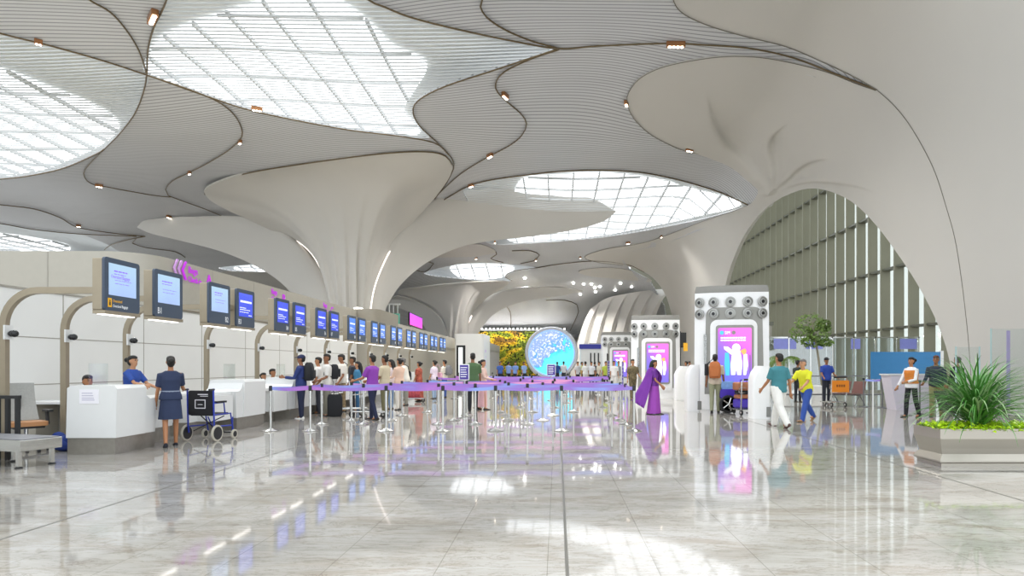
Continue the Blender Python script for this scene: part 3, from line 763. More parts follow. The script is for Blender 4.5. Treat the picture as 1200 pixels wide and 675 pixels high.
# ---- things on the roof of the second block and the pink screen beyond
def bar_screen():
    r = empty('led_billboard', (-12.4, 55, 4.9), math.radians(3), 'magenta and blue LED billboard above the far counters', 'billboard')
    return r
M_pgr = mat('support_grey', hexc('#8a8a88'), .5, noise=.02)
r = bar_screen()
MB().box(-.12, 0, -1.6, 5.0, -.1, 1.0).build('frame', M_dark, r); MB().box(-.2, -.12, -.2, .2, -4.9, .5).build('support', M_pgr, r)
m = screen_mat('billboard_screen', hexc('#ff3aa8'), hexc('#c23af0'), 1.2)
MB().box(0, .02, -1.5, 4.9, -.05, .92).build('screen', m, r)
r = empty('glass_balustrade', (-13.5, 44.2, 3.95), 0, 'pale slatted balustrade standing behind the taupe block', 'balustrade')
mb = MB()
for k in range(9): mb.box(-.2 + k * .3, -.14 + k * .3, 1.0, 1.06, 0, 1.75)
mb.build('bars', M_white, r); MB().box(-.3, 2.4, .98, 1.08, 1.75, 1.85).build('handrail', M_white, r)
MB().box(1.2, 2.5, .4, .5, 0, 1.1).build('panel', mat('teal_panel', hexc('#5fb7a2'), .5), r)['label'] = 'teal green panel'
tag(MB().lathe([(.22, 0), (.25, .04), (.2, .1), (.05, .12)], (-10.6, 34.1, 4.4), 14).build('roof_lamp', glow('lamp_white', (1, .97, .92), 6), smooth=True), 'small bright lamp on top of the taupe block', 'lamp')
# ================================================================ CEILING SPOTS (copper clusters set in the seams)
M_copper = mat('copper_housing', hexc('#b07d55'), .3, .8, noise=.05)
M_lamp = glow('warm_lamp', (1, .92, .78), 9.0)
SPOT_W = 520.0
def lamp_light(r, loc, watts, size=2.5):
    ld = bpy.data.lights.new('lamp_beam', 'SPOT'); ld.energy = watts; ld.spot_size = size; ld.spot_blend = 1.0; ld.shadow_soft_size = .10; ld.color = (1, .97, .93); ld.specular_factor = .4
    lo = bpy.data.objects.new('lamp_beam', ld); COL.objects.link(lo); lo.location = loc; lo.parent = r
def spot(px, py, label, ang=0.0, n=3, s=1.0, dz=-.12):
    s *= .6
    best = None
    for sm in SEAMS + [TAIL_LO, TAIL_UP]:
        for q0, q1 in zip(sm[:-1], sm[1:]):
            q0, q1 = np.array(q0, float), np.array(q1, float); ab = q1 - q0; t = np.clip(((px - q0[0]) * ab[0] + (py - q0[1]) * ab[1]) / max(1e-6, (ab * ab).sum()), 0, 1); d = np.hypot(*(q0 + t * ab - (px, py)))
            if best is None or d < best[0]: best = (d, q0, q1)
    e = pts3(np.array([best[1][0], best[2][0]]), np.array([best[1][1], best[2][1]]), hit(np.array([best[1][0], best[2][0]]), np.array([best[1][1], best[2][1]])))
    ang = math.atan2(e[1][1] - e[0][1], e[1][0] - e[0][0])
    D = float(hit(np.array([px]), np.array([py]), dz)[0]); p = P(px, py, D)
    r = empty('ceiling_spotlight', p, ang, label, 'spotlight', 'copper ceiling spotlights')
    MB().prism(rrect(-.14 * n * s, .14 * n * s, -.14 * s, .14 * s, .08 * s, 4), -.06, .11).build('housing', M_copper, r)
    for k in range(n):
        x = (k - (n - 1) / 2) * .24 * s
        MB().lathe([(.085 * s, -.085), (.085 * s, -.055)], (x, 0, 0), 10).build('lamp', M_lamp, r)
    if (px, py) not in ((853, 190), (198, 254.5), (808, 176), (222, 203)): lamp_light(r, (0, 0, -.14), SPOT_W * n)
    return r
for a in [
 (179, 21, 'large four-lamp copper spotlight at the top edge of the big skylight', 1.1, 4, 1.3),
 (301, 128, 'copper spotlight on the lower edge of the big skylight', -.2, 3, .9), (281, 167, 'copper spotlight on the loop seam under the big skylight', .6, 2, .9),
 (222, 203, 'copper spotlight above the left tip of the large white funnel', .4, 2, .9), (116, 218, 'copper spotlight on the hooked seam right of the side skylight', -.1, 3, .8),
 (45, 50, 'small copper spotlight on the upper edge of the side skylight', -.2, 2, .7), (592, 113, 'copper spotlight at the top of the S-shaped seam', -.9, 3, 1.0),
 (574, 183, 'copper spotlight on the lower bend of the S-shaped seam', .5, 3, 1.0), (552, 218, 'copper spotlight where the middle skylight begins', .5, 3, 1.0),
 (493, 252, 'copper spotlight low on the slit beside the large white funnel', .8, 3, 1.0), (792, 53, 'long copper spotlight on the straight seam near the top', 0, 4, 1.0),
 (734, 122, 'copper spotlight at the rounded tip of the right white shell', 1.4, 2, 1.0), (808, 176, 'copper spotlight on the lower rim of the right white shell', -.3, 3, .9),
 (853, 190, 'copper spotlight next to the waist of the right white shell', -.4, 2, .9), (198, 254.5, 'copper spotlight on the rim of the back white leaf', 0, 3, .9),
 (92, 265, 'lone copper spotlight on the far side seam', 0, 2, .9), (736, 285, 'copper spotlight under the middle skylight tail', .1, 3, .9), (775, 277.5, 'tiny copper spotlight nearer the arch, under the middle skylight', .1, 2, .8),
 (580, 284, 'copper spotlight under the tip of the long white wing', 0, 3, .9), (558, 303, 'copper spotlight at the edge of the small white ceiling panel', .1, 3, 1.0),
 (628, 305, 'small spotlight on the far hooked seam', 0, 2, 1.0), (680, 302, 'small spotlight at the tip of the right shell leg', 0, 1, 1.2)]: spot(*a[:3], ang=a[3], n=a[4], s=a[5])
k = 0
for px, py in [(672, 333), (684, 334), (693, 334), (697, 338), (698, 343), (703, 337), (680, 346), (721, 341), (727, 333), (740, 337), (657, 345), (615, 327)]:
    D = float(hit(np.array([px]), np.array([py]), -.15)[0]); p = P(px, py, D)
    tag(MB().lathe([(.06, 0), (.12, .03), (.12, .12), (.05, .16)], p, 8).build('downlight', glow('far_lamp', (1, .97, .92), 14), smooth=True), 'tiny white downlight in the far ceiling above the globe', 'downlight', 'tiny far downlights'); k += 1
    if px < 697: lamp_light(None, (p[0], p[1], p[2] - .12), 1300, 1.7)
# ================================================================ QUEUE LANES: posts and belts
m, N, L, b = new_mat('belt_print')
tc = N.new('ShaderNodeTexCoord'); no = N.new('ShaderNodeTexNoise'); no.inputs['Scale'].default_value = .55; no.inputs['Detail'].default_value = 2
L.new(tc.outputs['Object'], no.inputs['Vector'])
r = N.new('ShaderNodeValToRGB'); e = r.color_ramp.elements
e[0].position = .36; e[0].color = (*hexc('#93a8ea'), 1); e[1].position = .62; e[1].color = (*hexc('#eaa0d0'), 1)
e.new(.46).color = (*hexc('#9a78d0'), 1); e.new(.56).color = (*hexc('#b577cf'), 1)
L.new(no.outputs['Fac'], r.inputs[0]); L.new(r.outputs[0], b.inputs['Base Color']); b.inputs['Roughness'].default_value = .55
M_belt = m
post0 = None
def post(x, y, label):
    global post0
    if post0 is None:
        r = empty('belt_stanchion', (x, y, 0), 0, label, 'stanchion', 'belt stanchions')
        MB().lathe([(.17, 0), (.175, .012), (.15, .025), (.05, .05), (.03, .07)], n=20).build('base', M_steel, r, smooth='auto')
        MB().lathe([(.029, .05), (.029, .90)], n=12).build('pole', M_steel, r, smooth='auto')
        MB().lathe([(.036, .88), (.036, .985), (.03, .995)], n=12).build('belt_head', M_dark, r, smooth='auto')
        post0 = r; return r
    c = copy_tree(post0); c.location = (x, y, 0); c['label'] = label; return c
ROWS = [(14.0, [317, 363.5, 452.5, 519, 580.7, 658, 743], 'front queue row'), (15.6, [377, 426, 514, 557, 618, 733], 'second queue row'), (16.7, [412, 458, 532, 596, 636, 727], 'third queue row'),
        (18.3, [471, 547, 592, 648, 717], 'fourth queue row'), (19.6, [501, 586, 624, 672], 'fifth queue row'), (21.7, [560, 610, 650, 706], 'sixth queue row')]
rows = [(D, [(p - CX) * D / F for p in px], n) for D, px, n in ROWS]
for k, D in enumerate((24.5, 27.5, 31, 35, 39.5)):
    rows.append((D, [-4.6 + 1.65 * i + .2 * (k % 2) for i in range(5)] if k < 4 else [-4, -2.2, -.4, 1.4, 2.8], ['seventh', 'eighth', 'ninth', 'tenth', 'last'][k] + ' queue row'))
SKIP = {(0, 5)}
for ri, (D, xs, nm) in enumerate(rows):
    xs = sorted(xs)
    for i, x in enumerate(xs):
        lab = '%s chrome belt stanchion from the check-in side in the %s' % (ordw[i], nm)
        post(x, D, lab)
        if i and ri < 8:
            a = xs[i - 1] + .037; c = x - .037; mb = MB(); n = 8; rg = []
            for t in np.linspace(0, 1, n + 1):
                xx = a + (c - a) * t; z = .935 - .025 * math.sin(PI * t)
                rg.append([(xx, D - .004, z - .035), (xx, D + .004, z - .035), (xx, D + .004, z + .035), (xx, D - .004, z + .035)])
            o = mb.rings(rg).build('queue_belt', M_belt); tag(o, 'purple printed queue belt in the %s, %s span from the check-in side' % (nm, ordw[i - 1]), 'queue belt', 'purple queue belts')
# side belt from the front row's last post back into the maze
def side_belt(x0, y0, x1, y1, label):
    v = Vector((x1 - x0, y1 - y0, 0)); L_ = v.length; v.normalize(); w = Vector((-v.y, v.x, 0)) * .004; rg = []
    for t in np.linspace(0, 1, 7):
        p = Vector((x0, y0, 0)) + v * (.04 + (L_ - .08) * t); z = .935 - .02 * math.sin(PI * t)
        rg.append([p - w + Vector((0, 0, z - .035)), p + w + Vector((0, 0, z - .035)), p + w + Vector((0, 0, z + .035)), p - w + Vector((0, 0, z + .035))])
    tag(MB().rings(rg).build('queue_belt', M_belt), label, 'queue belt', 'purple queue belts')
side_belt(rows[0][1][-1], 14.0, rows[1][1][-1], 15.6, 'purple queue belt running back from the last front post')
side_belt(rows[1][1][-1], 15.6, rows[2][1][-1], 16.7, 'purple queue belt linking the last posts of the second and third queue rows')
side_belt(rows[0][1][0], 14.0, rows[1][1][0], 15.6, 'purple queue belt running back from the first front post')
M_signp = mat('sign_purple', hexc('#4b3a96'), .5, noise=.02)
def lane_sign(x, y, z0, w, h, label, rz=0):
    r = empty('lane_sign', (x, y, 0), rz, label, 'sign', 'purple lane signs')
    MB().lathe([(.03, .0), (.03, z0)], n=10).build('pole', M_steel, r); MB().lathe([(.16, 0), (.16, .015), (.05, .04)], n=16).build('base', M_steel, r)
    MB().prism(rrect(-w / 2, w / 2, z0, z0 + h, .02), -.02, .02, 'y').build('frame', M_steel, r)
    s = MB().box(-w / 2 + .025, w / 2 - .025, -.026, -.02, z0 + .025, z0 + h - .025).build('panel', M_signp, r)
    mb = MB()
    for k in range(5): mb.box(-w * .34, w * (.2 + .12 * ((k * 37) % 10) / 10), -.028, -.026, z0 + h * (.2 + .14 * k), z0 + h * (.2 + .14 * k) + .022)
    mb.build('lettering', M_wtxt, s)
lane_sign((544 - CX) * 17.4 / F, 17.4, 1.03, .28, .44, 'purple lane sign in front of the man in the green shirt')
lane_sign((646 - CX) * 26 / F, 26, 1.02, .36, .46, 'purple lane sign in front of the glowing globe')
lane_sign((713 - CX) * 29 / F, 29, .9, .34, .75, 'tall purple lane sign edge-on in front of the small far kiosk tower', 1.25)
lane_sign((731 - CX) * 25 / F, 25.6, .6, .34, 1.0, 'tall purple lane sign edge-on next to the person in camouflage', 1.3)

# ================================================================ GLOBE, GREEN WALL, FAR HALL
r = empty('globe_screen', (-.55, 62, 0), 0, 'huge round glowing blue world-map screen in a grey ring', 'globe')
cz = 2.62
m, N, L, b = new_mat('globe_map')
tc = N.new('ShaderNodeTexCoord')
def nz(scale, det, dist=0):
    t = N.new('ShaderNodeTexNoise'); t.inputs['Scale'].default_value = scale; t.inputs['Detail'].default_value = det; t.inputs['Distortion'].default_value = dist
    L.new(tc.outputs['Object'], t.inputs['Vector']); return t
n0 = nz(.8, 6, .3)
sp = N.new('ShaderNodeSeparateXYZ'); L.new(tc.outputs['Object'], sp.inputs[0])
q1 = N.new('ShaderNodeMath'); q1.operation = 'MULTIPLY_ADD'; q1.inputs[1].default_value = -.085; L.new(sp.outputs['X'], q1.inputs[0]); L.new(n0.outputs['Fac'], q1.inputs[2])
q2 = N.new('ShaderNodeMath'); q2.operation = 'MULTIPLY_ADD'; q2.inputs[1].default_value = .10; L.new(sp.outputs['Z'], q2.inputs[0]); L.new(q1.outputs[0], q2.inputs[2])
q3 = N.new('ShaderNodeMath'); q3.operation = 'SUBTRACT'; q3.inputs[1].default_value = .285; L.new(q2.outputs[0], q3.inputs[0]); rr = N.new('ShaderNodeValToRGB'); e = rr.color_ramp.elements
e[0].position = .47; e[0].color = (*hexc('#3fd8f2'), 1); e[1].position = .50; e[1].color = (*hexc('#5f9fe0'), 1)
e.new(.40).color = (*hexc('#63e6f6'), 1); e.new(.6).color = (*hexc('#8fa8e8'), 1)
L.new(q3.outputs[0], rr.inputs[0])
n2 = nz(5.0, 3, .4); r3 = N.new('ShaderNodeValToRGB'); r3.color_ramp.elements[0].position = .52; r3.color_ramp.elements[1].position = .60
r3.color_ramp.elements[0].color = (0, 0, 0, 1); r3.color_ramp.elements[1].color = (1, 1, 1, 1); L.new(n2.outputs['Fac'], r3.inputs[0])
land = N.new('ShaderNodeMath'); land.operation = 'GREATER_THAN'; land.inputs[1].default_value = .485; L.new(q3.outputs[0], land.inputs[0])
ml = N.new('ShaderNodeMath'); ml.operation = 'MULTIPLY'; L.new(land.outputs[0], ml.inputs[0]); L.new(r3.outputs[0], ml.inputs[1])
mx = N.new('ShaderNodeMix'); mx.data_type = 'RGBA'; L.new(ml.outputs[0], mx.inputs[0]); L.new(rr.outputs[0], mx.inputs[6]); mx.inputs[7].default_value = (*hexc('#dfe6f4'), 1)
L.new(mx.outputs[2], b.inputs['Emission Color']); b.inputs['Emission Strength'].default_value = .95; b.inputs['Base Color'].default_value = (.02, .03, .04, 1)
prof = [(0.02, -.55), (.6, -.53), (1.2, -.45), (1.7, -.32), (2.05, -.15), (2.14, 0)]
MB().lathe([(q, h) for q, h in prof], (0, 0, cz), 48, 'y').build('map_face', m, r, smooth='auto')
M_ringg = mat('globe_ring', hexc('#b8bcc4'), .4, noise=.02)
ringp = MB()
n = 56; rg = []
for k in range(n):
    a = 2 * PI * k / n; rg.append([(R_ * math.cos(a), h, cz + R_ * math.sin(a)) for R_, h in ((2.14, -.05), (2.26, -.22), (2.48, -.22), (2.58, -.05), (2.58, .4), (2.14, .4))])
vs = [p for q in rg for p in q]; fs = []
for k in range(n):
    for j in range(6): fs.append((k * 6 + j, ((k + 1) % n) * 6 + j, ((k + 1) % n) * 6 + (j + 1) % 6, k * 6 + (j + 1) % 6))
ringp.add(vs, fs).build('ring', M_ringg, r, smooth='auto')
rg = []
for k in range(n):
    a = 2 * PI * k / n; rg.append([(R_ * math.cos(a), h, cz + R_ * math.sin(a)) for R_, h in ((2.14, -.06), (2.22, -.19), (2.235, -.215), (2.13, -.08))])
vs = [p for q in rg for p in q]; fs = []
for k in range(n):
    for j in range(4): fs.append((k * 4 + j, ((k + 1) % n) * 4 + j, ((k + 1) % n) * 4 + (j + 1) % 4, k * 4 + (j + 1) % 4))
MB().add(vs, fs).build('edge_light', glow('globe_edge', hexc('#8fb4f4'), .95), r, smooth='auto')
MB().prism([(-1.2, 0), (1.2, 0), (.9, .35), (-.9, .35)], -.3, .4, 'y').build('plinth', M_ringg, r)
# planted wall: leaf tufts on a board
m, N, L, b = new_mat('planted_leaves')
tc = N.new('ShaderNodeTexCoord'); t = N.new('ShaderNodeTexNoise'); t.inputs['Scale'].default_value = .42; t.inputs['Detail'].default_value = 3; t.inputs['Distortion'].default_value = 1.0
mp = N.new('ShaderNodeMapping'); mp.inputs['Rotation'].default_value = (0, .6, 0); mp.inputs['Scale'].default_value = (.7, 1, 1.5)
L.new(tc.outputs['Object'], mp.inputs[0]); L.new(mp.outputs[0], t.inputs['Vector'])
rr = N.new('ShaderNodeValToRGB'); e = rr.color_ramp.elements
e[0].position = .36; e[0].color = (*hexc('#6d7f2e'), 1); e[1].position = .64; e[1].color = (*hexc('#8f6a2a'), 1)
e.new(.46).color = (*hexc('#93a32a'), 1); e.new(.53).color = (*hexc('#ecd02a'), 1); e.new(.58).color = (*hexc('#f2c030'), 1)
L.new(t.outputs['Fac'], rr.inputs[0])
w = N.new('ShaderNodeTexNoise'); w.inputs['Scale'].default_value = 6; L.new(tc.outputs['Object'], w.inputs['Vector'])
mx = N.new('ShaderNodeMix'); mx.data_type = 'RGBA'; mx.blend_type = 'OVERLAY'; mx.inputs[0].default_value = .6; L.new(rr.outputs[0], mx.inputs[6]); L.new(w.outputs['Fac'], mx.inputs[7])
L.new(mx.outputs[2], b.inputs['Base Color']); b.inputs['Roughness'].default_value = .7
rng = random.Random(4); mb = MB()
gw = empty('green_wall', (-5.2, 80, 0), 0, 'tall planted wall of yellow and green leaves behind the globe', 'green wall')
for _ in range(3800):
    x = rng.uniform(-6.2, 6.2); z = rng.uniform(.2, 5.6); s = rng.uniform(.10, .22); a = rng.uniform(0, 2 * PI); d = rng.uniform(-.35, -.02); bx = rng.uniform(-.5, .5)
    u = Vector((math.cos(a), -.3, math.sin(a))) * s; v = Vector((-math.sin(a), bx, math.cos(a))) * s * .45; c = Vector((x, d, z))
    mb.add([c - u, c - v, c + u, c + v], [(0, 1, 2, 3)])
o = mb.build('foliage', m, gw, fix=False); o['kind'] = 'stuff'
MB().box(-6.3, 6.3, 0, .15, 0, 5.75).build('backing', mat('planted_backing', hexc('#3a3f1e'), .8), gw)
MB().box(-6.3, 6.3, -.4, 0, 5.75, 5.9).build('top_rail', M_ringg, gw)
for k in range(26):
    MB().lathe([(.05, 0), (.07, .03), (.07, .10), (.03, .14)], (-6.1 + k * .488, -.34, 5.9), 8).build('rail_lamp', glow('far_lamp', (1, .97, .92), 14), gw)
    if k % 4 == 2:
        ld = bpy.data.lights.new('rail_lamp_beam', 'POINT'); ld.energy = 60; ld.shadow_soft_size = .1; ld.color = (1, .97, .92); ld.specular_factor = .2
        lo = bpy.data.objects.new('rail_lamp_beam', ld); COL.objects.link(lo); lo.location = (-6.1 + k * .488, -1.5, 5.2); lo.parent = gw
# white monolith with the dark doorway
xm = (551 - CX) * 47 / F
r = empty('white_monolith', (xm, 47, 0), 0, 'white block with a dark framed opening at the end of the counters', 'kiosk block')
MB().prism(rrect(-1.15, 1.0, 0, 4.5, .25), 0, 3.75).build('body', M_wall, r, smooth='auto')
MB().box(-1.0, -.35, -.03, 0, .3, 2.9).build('door_frame', M_dark, r); MB().box(-.85, -.55, -.035, -.03, .9, 2.75).build('lit_panel', glow('lit_panel', (.9, .97, .95), 1.0), r)
mb = MB()
for q, (a, c, h) in enumerate(((0, .32, .2), (.05, .5, .05), (.1, .3, .07), (.02, .28, .12))): mb.box(1.0, 1.01, 1.0 + a, 1.0 + a + c, 2.4 - q * .35, 2.4 - q * .35 + h)
mb.build('emblem', M_magp, r)
# slatted screen and second counter row further along
r = empty('slatted_screen', (-6.6, 54, 0), 0, 'grey upright slats of the far screen in front of the planted wall', 'screen')
mb = MB()
for k in range(30): mb.box(-.08, .08, k * .62, k * .62 + .18, 0, 2.9)
mb.build('slats', mat('grey_slat', hexc('#a9a9a6'), .5), r); MB().box(-.1, .1, -.1, 18.4, 2.9, 3.6).build('fascia', mat('grey_head', hexc('#8f9090'), .5), r)
# far stand with the blue header
xm = (699 - CX) * 50 / F
r = empty('blue_topped_stand', (xm, 50, 0), 0, 'white stand with a deep blue header bar, right of the globe', 'stand')
MB().box(-1.25, 1.25, 0, 1.2, 0, 2.7).build('body', M_white, r); MB().box(-1.35, 1.3, -.06, .0, 2.72, 3.08).build('header', mat('header_blue', hexc('#34399a'), .5), r); MB().box(-1.3, 1.25, .001, 1.1, 2.70, 3.12).build('cap', M_white, r)
for k in range(4): MB().box(-.5 + k * .3, -.40 + k * .3, -.02, 0, 1.5 + .1 * (k % 2), 2.4).build('dark_panel', M_dark, r)

# ================================================================ KIOSK TOWERS WITH ROUND AIR NOZZLES
M_kw = mat('kiosk_white', hexc('#f2f2f1'), .3, noise=.01)
M_kgrey = mat('kiosk_grey', hexc('#93928c'), .4, .2, noise=.03)
M_kcap = mat('kiosk_cap', hexc('#8b8983'), .4, .3, noise=.04)
M_nozA = mat('nozzle_silver', hexc('#a8a8a4'), .35, .6, noise=.02)
def ad_mat():
    m, N, L, b = new_mat('advert_screen')
    tc = N.new('ShaderNodeTexCoord'); sp = N.new('ShaderNodeSeparateXYZ'); L.new(tc.outputs['Generated'], sp.inputs[0])
    a = N.new('ShaderNodeMath'); a.operation = 'MULTIPLY_ADD'; a.inputs[1].default_value = .35; L.new(sp.outputs['X'], a.inputs[0])
    mz = N.new('ShaderNodeMath'); mz.operation = 'MULTIPLY'; mz.inputs[1].default_value = .75; L.new(sp.outputs['Z'], mz.inputs[0]); L.new(mz.outputs[0], a.inputs[2])
    r = N.new('ShaderNodeValToRGB'); e = r.color_ramp.elements; e[0].position = .15; e[0].color = (*hexc('#5f6be0'), 1); e[1].position = .9; e[1].color = (*hexc('#f06fd2'), 1)
    e.new(.5).color = (*hexc('#8a6ae0'), 1); e.new(.7).color = (*hexc('#c05fd8'), 1)
    L.new(a.outputs[0], r.inputs[0]); L.new(r.outputs[0], b.inputs['Emission Color']); b.inputs['Emission Strength'].default_value = 1.0; b.inputs['Base Color'].default_value = (.02, .02, .03, 1)
    return m
M_ad = ad_mat(); M_adw = glow('advert_white', (.95, .96, 1), 1.1); M_adt = glow('advert_teal', hexc('#49b3dc'), 1.0); M_ado = glow('advert_orange', hexc('#f0a860'), 1.0)
def kiosk(x, y, label, rz=0.0, k=1.0):
    r = empty('kiosk_tower', (x, y, 0), rz, label, 'kiosk', 'kiosk towers with air nozzles')
    w = 1.06; d = 1.5; r.scale = (k, k, k)
    def pl(s): return rrect(-w * s, w * s, 0 - .0 * s, d, [.35, .35, .35, .35], 6)
    # bulged front: outline bows toward the viewer
    def bow(s, f=.16):
        out = []
        for a in np.linspace(-1, 1, 13): out.append((a * w * s, -f * (1 - a * a)))
        return out + [(w * s, d), (-w * s, d)]
    MB().rings([[(p[0], p[1], 0) for p in bow(1.0)], [(p[0], p[1], 1.2) for p in bow(1.0)], [(p[0], p[1], 3.42) for p in bow(.985)]]).build('body', M_kw, r, smooth='auto')
    MB().rings([[(p[0], p[1], 3.42) for p in bow(.985, .17)], [(p[0], p[1], 3.52) for p in bow(.975, .18)], [(p[0], p[1], 3.62) for p in bow(.95, .16)]]).build('cap', M_kcap, r, smooth='auto')
    fy = lambda x_: -.16 * (1 - (x_ / w) ** 2)
    def slab(x0, x1, z0, z1, rad, t, nm, m_, par=r, flare=0.0):
        """rounded panel that follows the bowed front"""
        o2 = rrect(x0, x1, z0, z1, rad, 5); pts = []
        for i in range(len(o2)):
            a, c = o2[i], o2[(i + 1) % len(o2)]; n = max(1, int(abs(c[0] - a[0]) / .12))
            for k in range(n): pts.append((a[0] + (c[0] - a[0]) * k / n, a[1] + (c[1] - a[1]) * k / n))
        pts = [(p[0] * (1 + flare * (z1 - p[1]) / (z1 - z0)), p[1]) for p in pts]
        b_ = MB(); n = len(pts); cx, cz_ = (x0 + x1) / 2, (z0 + z1) / 2
        rg = [[(p[0], fy(p[0]) + .01, p[1]) for p in pts], [(p[0], fy(p[0]) - t, p[1]) for p in pts]]
        vs = rg[0] + rg[1]; fs = [(i, (i + 1) % n, n + (i + 1) % n, n + i) for i in range(n)]
        g = [Vector(p) for p in pts]; v2, _, f2, _, _, _ = delaunay_2d_cdt(g + [Vector((xx, zz)) for xx in np.linspace(x0 + .05, x1 - .05, 9) for zz in (z0 + .06, cz_, z1 - .06)], [(i, (i + 1) % n) for i in range(n)], [], 1, 1e-5)
        base = len(vs); vs += [(q[0], fy(q[0]) - t, q[1]) for q in v2]; fs += [tuple(base + i for i in f) for f in f2]
        return b_.add(vs, fs).build(nm, m_, par)
    slab(-.72, .86, .45, 2.98, [0, 0, .22, .22], .02, 'grey_surround', M_kgrey, flare=.06)
    slab(-.60, .72, .35, 2.62, [.1, .1, .2, .2], .06, 'screen_frame', M_kw)
    slab(-.44, .62, .62, 2.46, .08, .09, 'screen_bezel', M_kgrey)
    s = slab(-.38, .56, .70, 2.38, .05, .10, 'advert_screen', M_ad)
    yy = -.262
    def disc(cx, cz_, rx, rz_, m_, nm, t=.006, y0=yy): 
        MB().lathe([(1, 0), (1, t)], (0, 0, 0), 20, 'y').build(nm, m_, s).matrix_basis = Matrix.Translation((cx, y0 - t, cz_)) @ Matrix.Diagonal((rx, 1, rz_, 1))
    def poly(pts, m_, nm, t=.006): MB().prism(pts, yy - t, yy, 'y').build(nm, m_, s)
    disc(-.27, 2.24, .06, .06, M_adt, 'logo'); disc(.06, 2.24, .055, .055, M_kgrey, 'logo'); text('SIM', .13, M_adw, s, 'lettering', frame_m((-.19, yy - .003, 2.195), (1, 0, 0), (0, 0, 1)), .001, sx=.8)
    rng = random.Random(3); mb = MB()
    for z in (2.07, 2.00):
        q = -.30
        while q < .36: ww = rng.uniform(.04, .1); mb.box(q, q + ww, yy - .006, yy, z, z + .04); q += ww + .015
    mb.build('small_lettering', M_adw, s)
    disc(.13, 1.80, .115, .12, M_adw, 'drawing')
    poly([(.03, 1.72), (.24, 1.72), (.30, 1.35), (.27, 1.02), (.16, 1.02), (.14, 1.22), (.10, 1.02), (-.01, 1.02), (-.02, 1.35)], M_adw, 'drawing')
    poly([(.04, 1.72), (.0, 1.60), (-.20, 1.76), (-.22, 1.84), (-.10, 1.83)], M_adw, 'drawing'); poly([(.25, 1.70), (.36, 1.55), (.42, 1.70), (.38, 1.78), (.28, 1.74)], M_ado, 'drawing')
    poly([(-.18, 1.66), (-.08, 1.66), (-.04, 1.3), (-.06, 1.0), (-.16, 1.0), (-.2, 1.35)], M_adt, 'drawing'); poly([(.33, 1.62), (.43, 1.62), (.46, 1.3), (.40, 1.02), (.33, 1.02)], M_adw, 'drawing')
    for row, z in enumerate((3.14, 2.80)):
        for k, x0 in enumerate((-.90, -.50, -.03, .45, .86)):
            yb = fy(x0); sl = .16 * 2 * x0 / w / w; th = math.atan(sl * 2.2)
            g = MB()
            pr = [(.150, .0), (.150, -.035), (.118, -.045), (.112, -.015), (.085, -.015), (.080, -.04), (.052, -.045)]
            g.lathe(pr, (0, 0, 0), 20, 'y'); o = g.build('air_nozzle', M_nozA, r, smooth='auto'); o.location = (x0, yb - .015, z); o.rotation_euler = (0, 0, th)
            MB().lathe([(.052, -.02), (.05, -.052), (.01, -.054)], n=14, axis='y').build('opening', M_lens, o)
        MB().box(-.78, -.70, -.13, -.09, 1.35, 2.2).build('slot', M_steel, r)
    return r
kiosk((858 - CX) * 20.7 / F, 20.8, 'largest white kiosk tower with round nozzles and a pink advert, near the trolley', math.radians(-14), 1.11)
kiosk((768 - CX) * 28.0 / F, 28.0, 'white kiosk tower with round nozzles behind the woman in the purple sari', math.radians(-7))
kiosk((725 - CX) * 42 / F, 42.0, 'small far white kiosk tower with round nozzles beside the blue-topped stand')
kiosk((663 + 42 - CX) * 60 / F, 63, 'tiny farthest white kiosk tower behind the blue-topped stand')
M_slot = mat('slot_metal', hexc('#8a8a86'), .4, .5)
def wing(px, D, label, w=.62, h=1.42):
    r = empty('bollard_gate', ((px - CX) * D / F, D, 0), 0, label, 'pedestal', 'white pedestals')
    MB().rings([[(p[0], p[1], z) for p in rrect(-w / 2 * s + o, w / 2 * s + o, 0, .5, .08)] for z, s, o in ((0, 1, 0), (h * .75, .98, 0), (h * .88, .85, .03), (h, .55, .08))]).build('body', M_kw, r, smooth='auto')
    MB().box(.12, .24, -.012, .0, .05, .32).build('grille', M_slot, r)
wing(893, 17.2, 'white tapered pedestal standing against the big kiosk tower', .5, 1.42); wing(803, 26.5, 'white tapered pedestal beside the second kiosk tower', .8, 1.4)
wing(813, 20.0, 'white pedestal behind the man with the orange backpack', .42, 1.45)
r = empty('hook_rack', ((798 - CX) * 27.5 / F, 27.6, 0), 0, 'dark wall rack with a yellow tag on the side of the second kiosk', 'rack')
MB().tube([(0, 0, 0), (0, 0, 2.9)], .02, 6).build('pole', M_dark, r); MB().box(-.02, .25, -.02, .02, 2.2, 2.85).build('frame', M_dark, r); MB().box(.12, .30, -.04, -.02, 2.05, 2.4).build('yellow_tag', M_ytxt, r)
